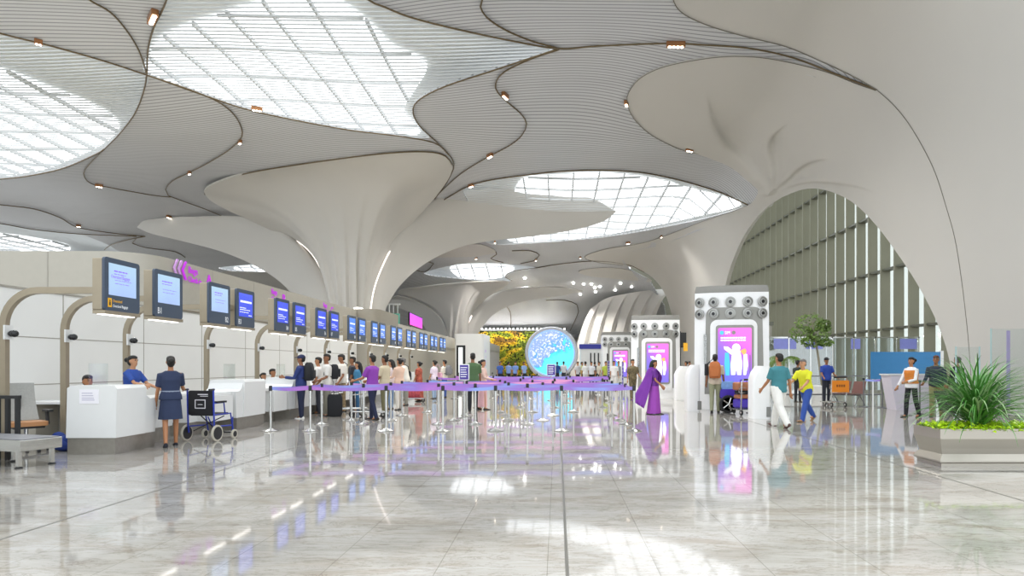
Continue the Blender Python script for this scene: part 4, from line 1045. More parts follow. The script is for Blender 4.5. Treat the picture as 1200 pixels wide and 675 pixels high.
# ================================================================ LEFT FOREGROUND: conveyor, rail, office chair, bag, wheelchair
M_mesh = mat('mesh_grey', hexc('#a5a6a2'), .7, noise=.06, nscale=40)
M_tan = mat('tan_leather', hexc('#c08a5c'), .5, noise=.04)
M_blue = mat('blue_frame', hexc('#2c3fa8'), .3, .3, noise=.02)
M_blk = mat('black_cloth', hexc('#1b1c20'), .75, noise=.06)
M_bag = mat('blue_cloth', hexc('#1f3a86'), .7, noise=.1)
r = empty('baggage_conveyor', (-7.33, 9.1, 0), math.radians(-17), 'low stainless baggage conveyor on short legs, beside the first counter', 'conveyor')
MB().prism(rrect(-3.2, 0, .24, .40, .02), -.28, .28, 'y').build('side_frame', M_steel, r, smooth='auto')
MB().box(-3.2, -.01, -.25, .25, .40, .41).build('belt', mat('conveyor_belt', hexc('#7f8084'), .5, noise=.05), r)
for x in (-.12, -.9, -1.6):
    for y in (-.22, .22):
        l = MB().box(x - .026, x + .026, y - .024, y + .024, .02, .25).build('leg', M_steel, r); MB().lathe([(.05, 0), (.05, .012), (.02, .03)], (x, y, 0), 10).build('foot', M_dark, l)
r = empty('barrier_rail', (-8.22, 9.75, 0), 0, 'black metal rail frame at the left edge beside the office chair', 'rail')
for x in (-.30, -.15, 0): MB().box(x - .022, x + .022, -.03, .03, 0, .95).build('post', M_dark, r)
MB().box(-.75, .03, -.035, .035, .93, .98).build('handrail', M_dark, r)
r = empty('office_chair', (-8.80, 10.6, 0), math.radians(55), 'grey mesh office chair with tan seat and black arms', 'office chair')
def curve_panel(mb, f, nx=9, nz=9, t=.03):
    fr = [[f(i / (nx - 1), j / (nz - 1)) for i in range(nx)] for j in range(nz)]
    rg = [row + [(p[0], p[1] + t, p[2]) for p in reversed(row)] for row in fr]
    return mb.rings(rg)
curve_panel(MB(), lambda u, v: ((u - .5) * (.46 - .06 * v), .24 + .06 * (2 * u - 1) ** 2 * -1 + .05 * math.sin(v * 3) + v * .14, .52 + v * .62)).build('backrest', M_mesh, r, smooth='auto')
MB().prism(rrect(-.25, .25, -.26, .24, .09), .44, .51).build('seat', M_tan, r, smooth='auto')
MB().box(-.2, .2, -.2, .2, .40, .44).build('seat_pan', M_dark, r)
for sx in (-.29, .29):
    a = MB().tube([(sx * .8, 0, .42), (sx, -.02, .46), (sx, .02, .66)], .028, 8).build('armrest', M_dark, r); MB().prism(rrect(sx - .045, sx + .045, -.16, .12, .03), .66, .695).build('arm_pad', M_dark, a)
MB().tube([(0, .05, .44), (0, .27, .40), (0, .33, .62), (0, .33, .9)], .025, 8).build('back_support', M_dark, r)
MB().lathe([(.03, .08), (.03, .40)], n=10).build('gas_column', M_steel, r)
for k in range(5):
    a = 2 * PI * k / 5; c, s_ = math.cos(a), math.sin(a)
    l = MB().tube([(0, 0, .10), (.30 * c, .30 * s_, .065)], [.03, .02], 8).build('leg', M_dark, r); MB().lathe([(.03, -.02), (.03, .02)], (.30 * c, .30 * s_, .03), 10, 'x').build('caster', M_dark, l)
r = empty('desk_unit', (-9.3, 12.6, 0), 0, 'grey back desk against the panelled wall behind the first counter', 'desk')
MB().box(-1.0, .3, -.5, .3, .70, .74).build('top', M_white, r); MB().box(-1.0, .25, .1, .25, 0, .70).build('panel', M_kgrey, r); MB().box(-.95, -.6, -.45, .1, 0, .70).build('drawer_unit', M_fascia, r)
mb = MB(); mb.ell((0, 0, .13), (.22, .17, .13), 14, 8); mb.ell((.13, -.04, .20), (.11, .1, .1), 10, 6); mb.ell((-.12, .03, .2), (.12, .1, .12), 10, 6)
tag(mb.build('duffel_bag', M_bag, smooth=True, loc=(-8.28, 10.75, 0)), 'blue soft bag on the floor beside the first counter', 'bag')
def wheel(mb, c, R, w, n=20):
    mb.lathe([(R - .03, -w / 2), (R, -w / 2 + .005), (R, w / 2 - .005), (R - .03, w / 2)], c, n, 'x')
    return mb
r = empty('wheelchair', (-6.72, 12.35, 0), math.radians(172), 'blue folding wheelchair with black back, beside the second counter', 'wheelchair')
M_tyre = mat('grey_tyre', hexc('#b9b4a6'), .7, noise=.03)
for sx in (-.27, .27):
    f = MB().tube([(sx, .24, 1.0), (sx, .24, .92), (sx, .22, .30), (sx, .20, .16)], .016, 8).tube([(sx, .22, .50), (sx, -.26, .50), (sx, -.34, .15)], .014, 8).tube([(sx, .22, .28), (sx, -.28, .26)], .014, 8).build('side_frame', M_blue, r, smooth='auto')
    MB().tube([(sx, .23, .72), (sx, -.06, .72), (sx, -.09, .52)], .013, 8).build('arm_tube', M_blue, f, smooth='auto')
    MB().box(sx - .035, sx + .035, -.10, .18, .72, .755).build('arm_pad', M_dark, r)
    MB().tube([(sx, .22, .98), (sx, .36, .98)], .019, 8).build('handle', M_dark, r)
    for yy, R, nm in ((.20, .155, 'rear_wheel'), (-.31, .09, 'front_wheel')):
        w_ = wheel(MB(), (sx + (.045 if sx > 0 else -.045), yy, R), R, .035).build(nm, M_tyre, r, smooth='auto')
        MB().lathe([(R - .032, -.02), (R - .032, .02)], (sx + (.045 if sx > 0 else -.045), yy, R), 16, 'x').build('hub', M_dark, w_)
    MB().prism(rrect(sx * .5 - .09, sx * .5 + .09, -.52, -.36, .02), .10, .125).build('footplate', M_dark, r)
    MB().tube([(sx, -.33, .42), (sx * .7, -.42, .12)], .012, 6).build('leg_tube', M_blue, r)
bk = MB().prism(rrect(-.245, .245, .50, .96, .03), .215, .245, 'y').build('backrest', M_blk, r)
mb = MB()
for a in ((-.11, .11, .62, .635), (-.11, .11, .775, .79), (-.11, -.095, .62, .79), (.095, .11, .62, .79), (-.05, .05, .69, .70), (-.16, .05, .88, .895), (-.16, .0, .85, .86)): mb.box(a[0], a[1], .246, .249, a[2], a[3])
mb.build('print', M_paper, bk)
MB().prism(rrect(-.25, .25, -.24, .2, .03), .48, .52).build('seat', M_blk, r)
MB().tube([(-.25, .1, .18), (.25, -.1, .46)], .011, 6).tube([(.25, .1, .18), (-.25, -.1, .46)], .011, 6).build('cross_brace', M_dark, r)

# ================================================================ RIGHT SIDE
# steel planter with ground cover and a spiky plant
r = empty('steel_planter', (5.4, 9.02, 0), 0, 'long brushed stainless planter box with a spiky plant, front right', 'planter')
m, N, L, b = new_mat('planter_steel'); b.inputs['Metallic'].default_value = .75; b.inputs['Roughness'].default_value = .32; b.inputs['Base Color'].default_value = (*hexc('#b9b3a8'), 1)
tc = N.new('ShaderNodeTexCoord'); t = N.new('ShaderNodeTexNoise'); t.inputs['Scale'].default_value = 2; mp = N.new('ShaderNodeMapping'); mp.inputs['Scale'].default_value = (.3, 3, 40); L.new(tc.outputs['Object'], mp.inputs[0]); L.new(mp.outputs[0], t.inputs['Vector'])
bu = N.new('ShaderNodeBump'); bu.inputs['Strength'].default_value = .12; L.new(t.outputs['Fac'], bu.inputs['Height']); L.new(bu.outputs[0], b.inputs['Normal'])
prof = [(.06, 0), (.06, .05), (.0, .07), (.0, .09), (.10, .18), (.07, .26), (.0, .40), (.0, .54), (.03, .545), (.03, .50)]
def pring(ins, z): return [(ins, ins, z), (3.0 - ins, ins, z), (3.0 - ins, .68 - ins, z), (ins, .68 - ins, z)]
MB().rings([pring(a * .55, z) for a, z in prof]).build('box', m, r)
MB().box(.03, 2.97,   .03, .65, .40, .505).build('soil', mat('soil', hexc('#3b3020'), .9, noise=.2), r)
M_lime = mat('lime_leaf', hexc('#cdf02c'), .5, noise=.18, nscale=5)
rng = random.Random(12); mb = MB()
for _ in range(4200):
    x = rng.uniform(.0, 3.0); y = rng.uniform(-.02, .70); z = .51 + rng.uniform(0, .13) * (1 - .6 * abs(y - .34) / .36); s = rng.uniform(.016, .038); a = rng.uniform(0, 2 * PI); ti_ = rng.uniform(-.7, .7)
    u = Vector((math.cos(a), math.sin(a), ti_)) * s; v = Vector((-math.sin(a), math.cos(a), rng.uniform(-.4, .4))) * s * .75; c = Vector((x, y, z))
    mb.add([c - u, c - v * .8, c + u, c + v * .8], [(0, 1, 2, 3)])
o = mb.build('ground_cover', M_lime, r, fix=False); o['kind'] = 'stuff'; o['label'] = 'bright lime green ground cover leaves'
pr = empty('spiky_plant', (6.12, 9.36, .50), 0, 'spiky green plant with arching strap leaves in the steel planter', 'plant')
def strap(mb, L_, az, up, w, droop, n=9, o=(0, 0, 0)):
    ca, sa = math.cos(az), math.sin(az); pts = []; h = Vector(o); el = up; vs = []
    for i in range(n):
        t = i / (n - 1); ww = w * (1 - t ** 2.2) * (.55 + .45 * min(1, t * 6)) + .0012
        side = Vector((-sa, ca, 0)) * ww; fold = Vector((0, 0, -ww * .35))
        vs += [h - side, h + fold, h + side]
        el -= droop / n * (.4 + 1.4 * t); h = h + Vector((ca * math.cos(el), sa * math.cos(el), math.sin(el))) * (L_ / (n - 1))
    fs = []
    for i in range(n - 1):
        for j in (0, 1): fs.append((i * 3 + j, i * 3 + j + 1, i * 3 + j + 4, i * 3 + j + 3))
    mb.add(vs, fs)
M_strapA = mat('strap_leaf', hexc('#4f8a3a'), .4, noise=.2, nscale=3); M_strapB = mat('strap_leaf_pale', hexc('#93b37c'), .45, noise=.2, nscale=3)
rng = random.Random(5)
for mname, mm, n in (('leaves', M_strapA, 290), ('pale_leaves', M_strapB, 110)):
    mb = MB()
    for _ in range(n):
        q = rng.random(); strap(mb, rng.uniform(.85, 1.28), rng.uniform(0, 2 * PI), rng.uniform(.7, 1.54) if q > .25 else rng.uniform(.3, .9), rng.uniform(.010, .016), rng.uniform(.8, 1.9), o=(rng.uniform(-.09, .09), rng.uniform(-.08, .08), rng.uniform(.0, .28)))
    o = mb.build(mname, mm, pr, smooth=True, fix=False); o['kind'] = 'stuff'
MB().lathe([(.05, -.05), (.06, .1), (.045, .3), (.02, .36)], n=10).build('stem', mat('plant_stem', hexc('#8a5a32'), .7, noise=.1), pr, smooth=True)
# slender tree and palm
M_trunk = mat('tree_bark', hexc('#8b8574'), .8, noise=.1); M_leaf = mat('tree_leaf', hexc('#6f8a42'), .55, noise=.3, nscale=1.2)
def leaf_cloud(mb, cs, n, rng, s0, s1):
    for _ in range(n):
        c, R = rng.choice(cs); d = Vector((rng.gauss(0, 1), rng.gauss(0, 1), rng.gauss(0, 1))).normalized() * rng.uniform(.35, 1) ** .6
        p = Vector(c) + Vector((d.x * R[0], d.y * R[1], d.z * R[2])); s = rng.uniform(s0, s1); u = Vector((rng.gauss(0, 1), rng.gauss(0, 1), rng.gauss(0, .6))).normalized(); v = u.orthogonal().normalized()
        v = (v + u.cross(v) * rng.uniform(-1, 1)).normalized()
        mb.add([p - u * s, p - v * s * .4, p + u * s, p + v * s * .4], [(0, 1, 2, 3)])
tx_, ty_ = (958 - CX) * 30 / F, 30.0
r = empty('indoor_tree', (tx_, ty_, 0), 0, 'slender indoor tree with leaning trunk behind the yellow shirt', 'tree')
MB().tube([(.25, 0, .3), (.12, 0, 1.2), (0, 0, 2.1), (-.18, 0, 3.0), (-.25, 0, 3.5)], [.06, .055, .05, .04, .02], 10).tube([(-.05, 0, 2.4), (.25, .1, 3.0)], [.03, .015], 6).tube([(-.1, 0, 2.6), (-.6, -.1, 3.2)], [.03, .015], 6).build('trunk', M_trunk, r, smooth=True)
mb = MB(); rng = random.Random(8)
leaf_cloud(mb, [((-.35, 0, 3.4), (.75, .6, .5)), ((.1, .1, 2.95), (.55, .5, .4)), ((-.75, 0, 2.9), (.6, .45, .4)), ((-.3, 0, 2.55), (.5, .4, .3)), ((.3, 0, 3.3), (.35, .3, .3)), ((.35, 0, 2.5), (.4, .3, .2))], 1500, rng, .06, .12)
o = mb.build('foliage', M_leaf, r, fix=False); o['kind'] = 'stuff'
MB().lathe([(.42, 0), (.5, .45), (.46, .5), (.42, .42)], (.25, 0, 0), 18).build('pot', M_white, r, smooth='auto')
r = empty('potted_palm', ((918 - CX) * 31 / F, 31, 0), 0, 'drooping palm in a tall pot beside the largest kiosk tower', 'palm')
M_frond = mat('palm_leaf', hexc('#6d8a3a'), .5, noise=.2, nscale=2)
MB().lathe([(.3, 0), (.36, .8), (.32, .85), (.3, .75)], n=18).build('pot', M_white, r, smooth='auto'); MB().tube([(0, 0, .7), (.02, 0, 1.7)], [.07, .05], 8).build('stem', M_trunk, r)
rng = random.Random(2)
for k in range(14):
    mb = MB(); az = 2 * PI * k / 14 + rng.uniform(-.2, .2); up = rng.uniform(.5, 1.2); h = Vector((.02, 0, 1.65)); el = up; ca, sa = math.cos(az), math.sin(az); L_ = rng.uniform(.8, 1.1)
    for i in range(16):
        el -= .13; h2 = h + Vector((ca * math.cos(el), sa * math.cos(el), math.sin(el))) * L_ / 16
        for sg in (-1, 1): strap(mb, .30 * math.sin(PI * (i + 2) / 19) + .06, az + sg * 1.1, el - .35, .012, .5, 4, h)
        mb.tube([h, h2], .008, 5); h = h2
    mb.build('frond', M_frond, r, fix=False)
# glazed screen with blue band, blue board, podium, stands
r = empty('glass_partition', (11.2, 34, 0), 0, 'long glazed partition with a violet-blue band in front of the facade', 'partition')
M_gp = glass('partition_glass', (.90, .95, .98), .18); M_band = mat('violet_band', hexc('#8f95e0'), .4, noise=.05)
for k in range(9):
    x = -1.2 + k * 1.15; MB().box(x - .03, x + .03, -.03, .03, 0, 2.95).build('mullion', M_steel, r)
MB().box(-1.2, 8.0, -.005, .005, .05, 2.9).build('pane', M_gp, r)
for a, c in ((.3, 1.5), (2.0, 2.9), (4.4, 4.9), (7.0, 7.9)): MB().box(a, c, -.012, -.006, 2.3, 2.85).build('band', M_band, r)
MB().box(-1.25, 8.05, -.05, .05, .0, .12).build('base_rail', M_steel, r); MB().box(-1.25, 8.05, -.03, .03, 2.88, 2.95).build('top_rail', M_steel, r)
r = empty('portal_frame', (10.2, 37, 0), 0, 'pale box frame with a dark top edge behind the slender tree', 'frame')
MB().box(-.9, 2.2, 0, .5, 2.7, 3.75).build('header', M_fascia, r); MB().box(-.9, -.6, 0, .5, 0, 2.7).box(1.9, 2.2, 0, .5, 0, 2.7).build('jambs', M_fascia, r); MB().box(.2, 2.3, -.04, .54, 3.75, 3.95).build('edge', M_tran, r)
r = empty('blue_board', ((1061 - CX) * 24 / F, 24, 0), 0, 'large plain blue hoarding board behind the woman in the orange vest', 'board')
MB().box(-1.3, 1.30, -.02, .02, .92, 1.94).build('face', mat('hoarding_blue', hexc('#2f78ad'), .5, noise=.02), r); MB().box(1.30, 1.42, -.03, .03, .85, 1.98).build('edge', M_white, r)
for x in (-1.2, 1.2): MB().box(x - .03, x + .03, .03, .07, 0, 1.9).build('leg', M_steel, r)
r = empty('service_podium', ((1066 - CX) * 20.5 / F, 20.5, 0), 0, 'pale lilac tapered podium beside the woman in the orange vest', 'podium')
MB().rings([[(-.42, 0, 0), (.62, 0, 0), (.62, .6, 0), (-.42, .6, 0)], [(-.62, 0, 1.12), (.70, 0, 1.12), (.70, .6, 1.12), (-.62, .6, 1.12)]]).build('body', mat('lilac_white', hexc('#cfcad6'), .35, noise=.02), r); MB().box(-.66, .74, -.03, .63, 1.12, 1.16).build('top', M_white, r)
pots = [((1062 - CX) * 18.4 / F, 18.4, 'slim grey rope post held beside the woman in the orange vest'), ((1078 - CX) * 18.9 / F, 18.9, 'slim grey rope post just behind the woman in the orange vest'), ((1012 - CX) * 22 / F, 22, 'slim grey rope post in front of the blue board, nearer the tree'), ((1034 - CX) * 21.5 / F, 21.5, 'slim grey rope post in front of the blue board, nearer the podium')]
M_pg = mat('post_grey', hexc('#77777a'), .35, .6, noise=.03)
for x, y, lb in pots:
    r = empty('rope_post', (x, y, 0), 0, lb, 'post', 'slim grey rope posts')
    MB().lathe([(.16, 0), (.16, .012), (.04, .03)], n=16).build('base', M_pg, r); MB().lathe([(.022, .02), (.022, .96)], n=10).build('pole', M_pg, r); MB().box(-.03, .03, -.03, .03, .93, 1.0).build('rope_head', M_dark, r)
side_belt(pots[2][0] + .03, 22, pots[3][0] - .03, 21.5, 'short belt in front of the blue board')
r = empty('low_shrub', ((1043 - CX) * 22.8 / F, 22.8, 0), 0, 'small leafy shrub in a pot at the corner of the blue board', 'shrub')
mb = MB(); rng = random.Random(3); leaf_cloud(mb, [((0, 0, .55), (.24, .24, .28)), ((.1, 0, .3), (.22, .2, .15))], 320, rng, .04, .07); o = mb.build('foliage', M_leaf, r, fix=False); o['kind'] = 'stuff'; MB().lathe([(.14, 0), (.19, .26), (.17, .28)], n=14).build('pot', M_kgrey, r)
M_gp2 = glass('edge_glass', (.94, .97, .97), .10)
for k, (px, D, w, h, lb) in enumerate([(1182, 17.2, .95, 2.42, 'tall clear glass screen at the right edge beyond the plant'), (1134, 16.8, .62, 1.92, 'lower clear glass screen behind the spiky plant')]):
    r = empty('glass_screen', ((px - CX) * D / F, D, 0), 0, lb, 'glass screen', 'clear glass screens')
    MB().box(-w / 2, w / 2, -.01, .01, .08, h).build('pane', M_gp2, r); MB().box(-w / 2, w / 2, -.04, .04, 0, .09).build('shoe', M_steel, r)
    for sx in (-w / 2, w / 2): MB().box(sx - .012, sx + .012, -.015, .015, .05, h + .01).build('edge_trim', mat('glass_edge', hexc('#a9c4c4'), .2, noise=0), r)
    if k == 0: MB().box(-.05, .05, .012, .016, .3, h - .05).build('reflective_strip', mat('violet_film', hexc('#b9a6dc'), .3, noise=.05), r)
def bench(x, y, rz, n, label, col, grp='linked metal seats'):
    r = empty('airport_bench', (x, y, 0), rz, label, 'bench', grp)
    MB().box(-.3 * n, .3 * n, -.03, .03, .36, .41).build('beam', M_pg, r)
    for k in range(n):
        c = (k - (n - 1) / 2) * .58
        MB().rings([[(c - .24, -.24, .41), (c + .24, -.24, .41), (c + .24, -.24, .44), (c - .24, -.24, .44)], [(c - .24, .2, .39), (c + .24, .2, .39), (c + .24, .2, .42), (c - .24, .2, .42)]]).build('seat', col, r)
        MB().rings([[(c - .24, .20, .43), (c + .24, .20, .43), (c + .24, .23, .43), (c - .24, .23, .43)], [(c - .23, .36, .86), (c + .23, .36, .86), (c + .23, .385, .86), (c - .23, .385, .86)]]).build('backrest', col, r)
    for sx in (-.26 * n, .26 * n): MB().tube([(sx, 0, .38), (sx, -.28, .03)], .02, 6).tube([(sx, 0, .38), (sx, .30, .03)], .02, 6).build('leg', M_pg, r)
M_seatb = mat('perforated_brown', hexc('#6b4640'), .5, .3, noise=.05)
bench((992 - CX) * 23 / F, 23, math.radians(-60), 2, 'linked brown metal seats beside the orange cart', M_seatb)
bench(9.6, 14.6, math.radians(30), 4, 'dark linked metal bench behind the steel planter', M_dark)
r = empty('guard_rail', ((1010 - CX) * 26 / F, 26, 0), 0, 'grey tubular rail in front of the glazed partition', 'rail')
for x in (-3.5, -1.6, .3, 2.2): MB().tube([(x, 0, 0), (x, 0, 1.0)], .022, 8).build('post', M_pg, r)
MB().tube([(-3.5, 0, 1.0), (2.2, 0, 1.0)], .022, 8).build('handrail', M_pg, r); MB().tube([(-3.5, 0, .25), (2.2, 0, .25)], .03, 8).build('lower_rail', M_pg, r)
# trolleys
M_orange = mat('orange_panel', hexc('#e8891c'), .5, noise=.02)
def trolley(x, y, rz, label, panel=None, marks=True):
    """airport luggage trolley: handle end at +y"""
    r = empty('luggage_trolley', (x, y, 0), rz, label, 'luggage trolley', 'luggage trolleys')
    MB().tube([(-.27, .42, .16), (-.27, .46, .95), (-.24, .5, 1.02), (.24, .5, 1.02), (.27, .46, .95), (.27, .42, .16)], .02, 8).build('upright_frame', M_steel, r, smooth='auto')
    MB().tube([(-.24, .50, 1.03), (.24, .50, 1.03)], .028, 8).build('handle', M_dark, r)
    MB().tube([(-.27, .42, .17), (-.14, -.5, .15), (.14, -.5, .15), (.27, .42, .17)], .02, 8).tube([(-.2, 0, .16), (.2, 0, .16)], .015, 6).tube([(-.23, .22, .165), (.23, .22, .165)], .015, 6).tube([(-.16, -.3, .155), (.16, -.3, .155)], .015, 6).build('deck', M_steel, r)
    for x_, y_, R in ((-.25, .40, .09), (.25, .40, .09), (0, -.42, .08)):
        w_ = wheel(MB(), (x_, y_, R), R, .035, 14).build('wheel', M_dark, r); MB().lathe([(R * .45, -.02), (R * .45, .02)], (x_, y_, R), 10, 'x').build('hub', M_steel, w_)
    MB().tube([(-.25, .42, .62), (-.2, .2, .64), (.2, .2, .64), (.25, .42, .62)], .014, 6).tube([(-.2, .2, .64), (-.2, .2, .78), (.2, .2, .78), (.2, .2, .64)], .012, 6).build('basket', M_steel, r)
    if panel is not None:
        p_ = MB().box(-.31, .31, .515, .53, .52, .92).build('panel', panel, r)
        mb = MB()
        for k in range(4): mb.box(-.16 + k * .085, -.10 + k * .085, .531, .534, .70, .78)
        mb.build('lettering', mat('brown_print', hexc('#8a4a10'), .6, noise=0), p_)
    return r
trolley((972 - CX) * 22.5 / F, 22.3, math.radians(188), 'luggage trolley with an orange panel, in front of the guard in blue', M_orange)
tr = trolley((869 - CX) * 18.7 / F, 18.7, math.radians(195), 'loaded luggage trolley in front of the largest kiosk tower')
M_brown = mat('brown_leather', hexc('#a56a4a'), .5, noise=.06); M_pcase = mat('purple_case', hexc('#4b36b0'), .35, noise=.08, nscale=9)
tX, tY = (866 - CX) * 18.7 / F, 18.7
def soft_box(name, m, loc, sx, sy, sz, rz, label, cat, extra=None):
    r = empty(name, loc, rz, label, cat)
    MB().rings([[(p[0], p[1], z) for p in rrect(-sx * f, sx * f, -sy * f, sy * f, min(sx, sy) * .4, 4)] for z, f in ((0, .88), (sz * .12, 1), (sz * .85, 1), (sz, .86))]).build('body', m, r, smooth='auto')
    if extra: extra(r)
    return r
def handle_top(z, m=M_dark):
    return lambda r: MB().tube([(-.1, 0, z), (-.1, 0, z + .07), (.1, 0, z + .07), (.1, 0, z)], .012, 6).build('handle', m, r)
soft_box('suitcase', M_pcase, (tX + .16, tY - .05, .20), .30, .22, .26, .2, 'purple printed suitcase lying on the loaded trolley', 'suitcase', handle_top(.25))
soft_box('duffel_bag', M_brown, (tX + .14, tY - .05, .47), .27, .17, .12, .2, 'flat brown leather bag between the suitcase and the black bag', 'bag')
soft_box('duffel_bag', M_blk, (tX + .14, tY - .04, .60), .25, .16, .10, .2, 'black bag sandwiched between two brown leather bags', 'bag')
soft_box('leather_bag', M_brown, (tX + .12, tY - .03, .71), .28, .17, .24, .2, 'brown leather bag on top of the loaded trolley', 'bag', handle_top(.23))
# pram wheel vehicle beside the trolley: small ride-on case with a large spoked wheel
r = empty('ride_on_cart', ((850 - CX) * 19.4 / F, 19.5, 0), 0, 'small purple ride-on cart with a big spoked wheel, next to the loaded trolley', 'cart')
MB().prism(rrect(-.18, .30, .42, .72, .08), -.2, .2, 'y').build('body', M_pcase, r, smooth='auto'); MB().prism(rrect(-.14, .26, .72, .95, .05), -.16, .16, 'y').build('upper_case', mat('pale_blue_case', hexc('#7aa0d8'), .5, noise=.15, nscale=12), r, smooth='auto')
w_ = MB().lathe([(.25, -.28), (.27, -.26), (.27, -.2), (.25, -.18), (.2, -.18), (.2, -.28)], (.06, 0, .27), 22, 'y').build('wheel', M_dark, r, smooth='auto')
for k in range(5):
    a = 2 * PI * k / 5; MB().tube([(.06, -.285, .27), (.06 + .2 * math.cos(a), -.285, .27 + .2 * math.sin(a))], .022, 6).build('spoke', M_steel, w_)
MB().lathe([(.2, .15), (.22, .17), (.22, .2), (.2, .22)], (.06, 0, .22), 18, 'y').build('rear_wheel', M_dark, r)
r = empty('thin_pole', ((879 - CX) * 19.3 / F, 19.3, 0), 0, 'thin upright pole standing behind the brown bag on the trolley', 'pole')
MB().lathe([(.012, 0), (.012, 1.75)], n=8).build('pole', M_pg, r); MB().lathe([(.12, 0), (.12, .02)], n=14).build('base', M_pg, r)
# queue trolleys and dark suitcases among the passengers
trolley((432 - CX) * 17.6 / F, 17.7, math.radians(75), 'luggage trolley pushed by the man in the purple polo shirt'); trolley((410 - CX) * 19.0 / F, 19.0, math.radians(110), 'luggage trolley in front of the man with the crossbody strap')
soft_box('suitcase', M_blk, ((392.5 - CX) * 18.0 / F, 18.0, .0), .2, .14, .62, .3, 'black upright suitcase behind the man with the crossbody strap', 'suitcase', handle_top(.61))
trolley((484 - CX) * 25 / F, 25, math.radians(80), 'luggage trolley with a red patterned load, in the queue'); 
soft_box('travel_bag', mat('red_pattern', hexc('#a8404a'), .6, noise=.4, nscale=14), ((483 - CX) * 25 / F, 25, .18), .3, .2, .3, .3, 'red patterned bag riding on a queue trolley', 'bag')
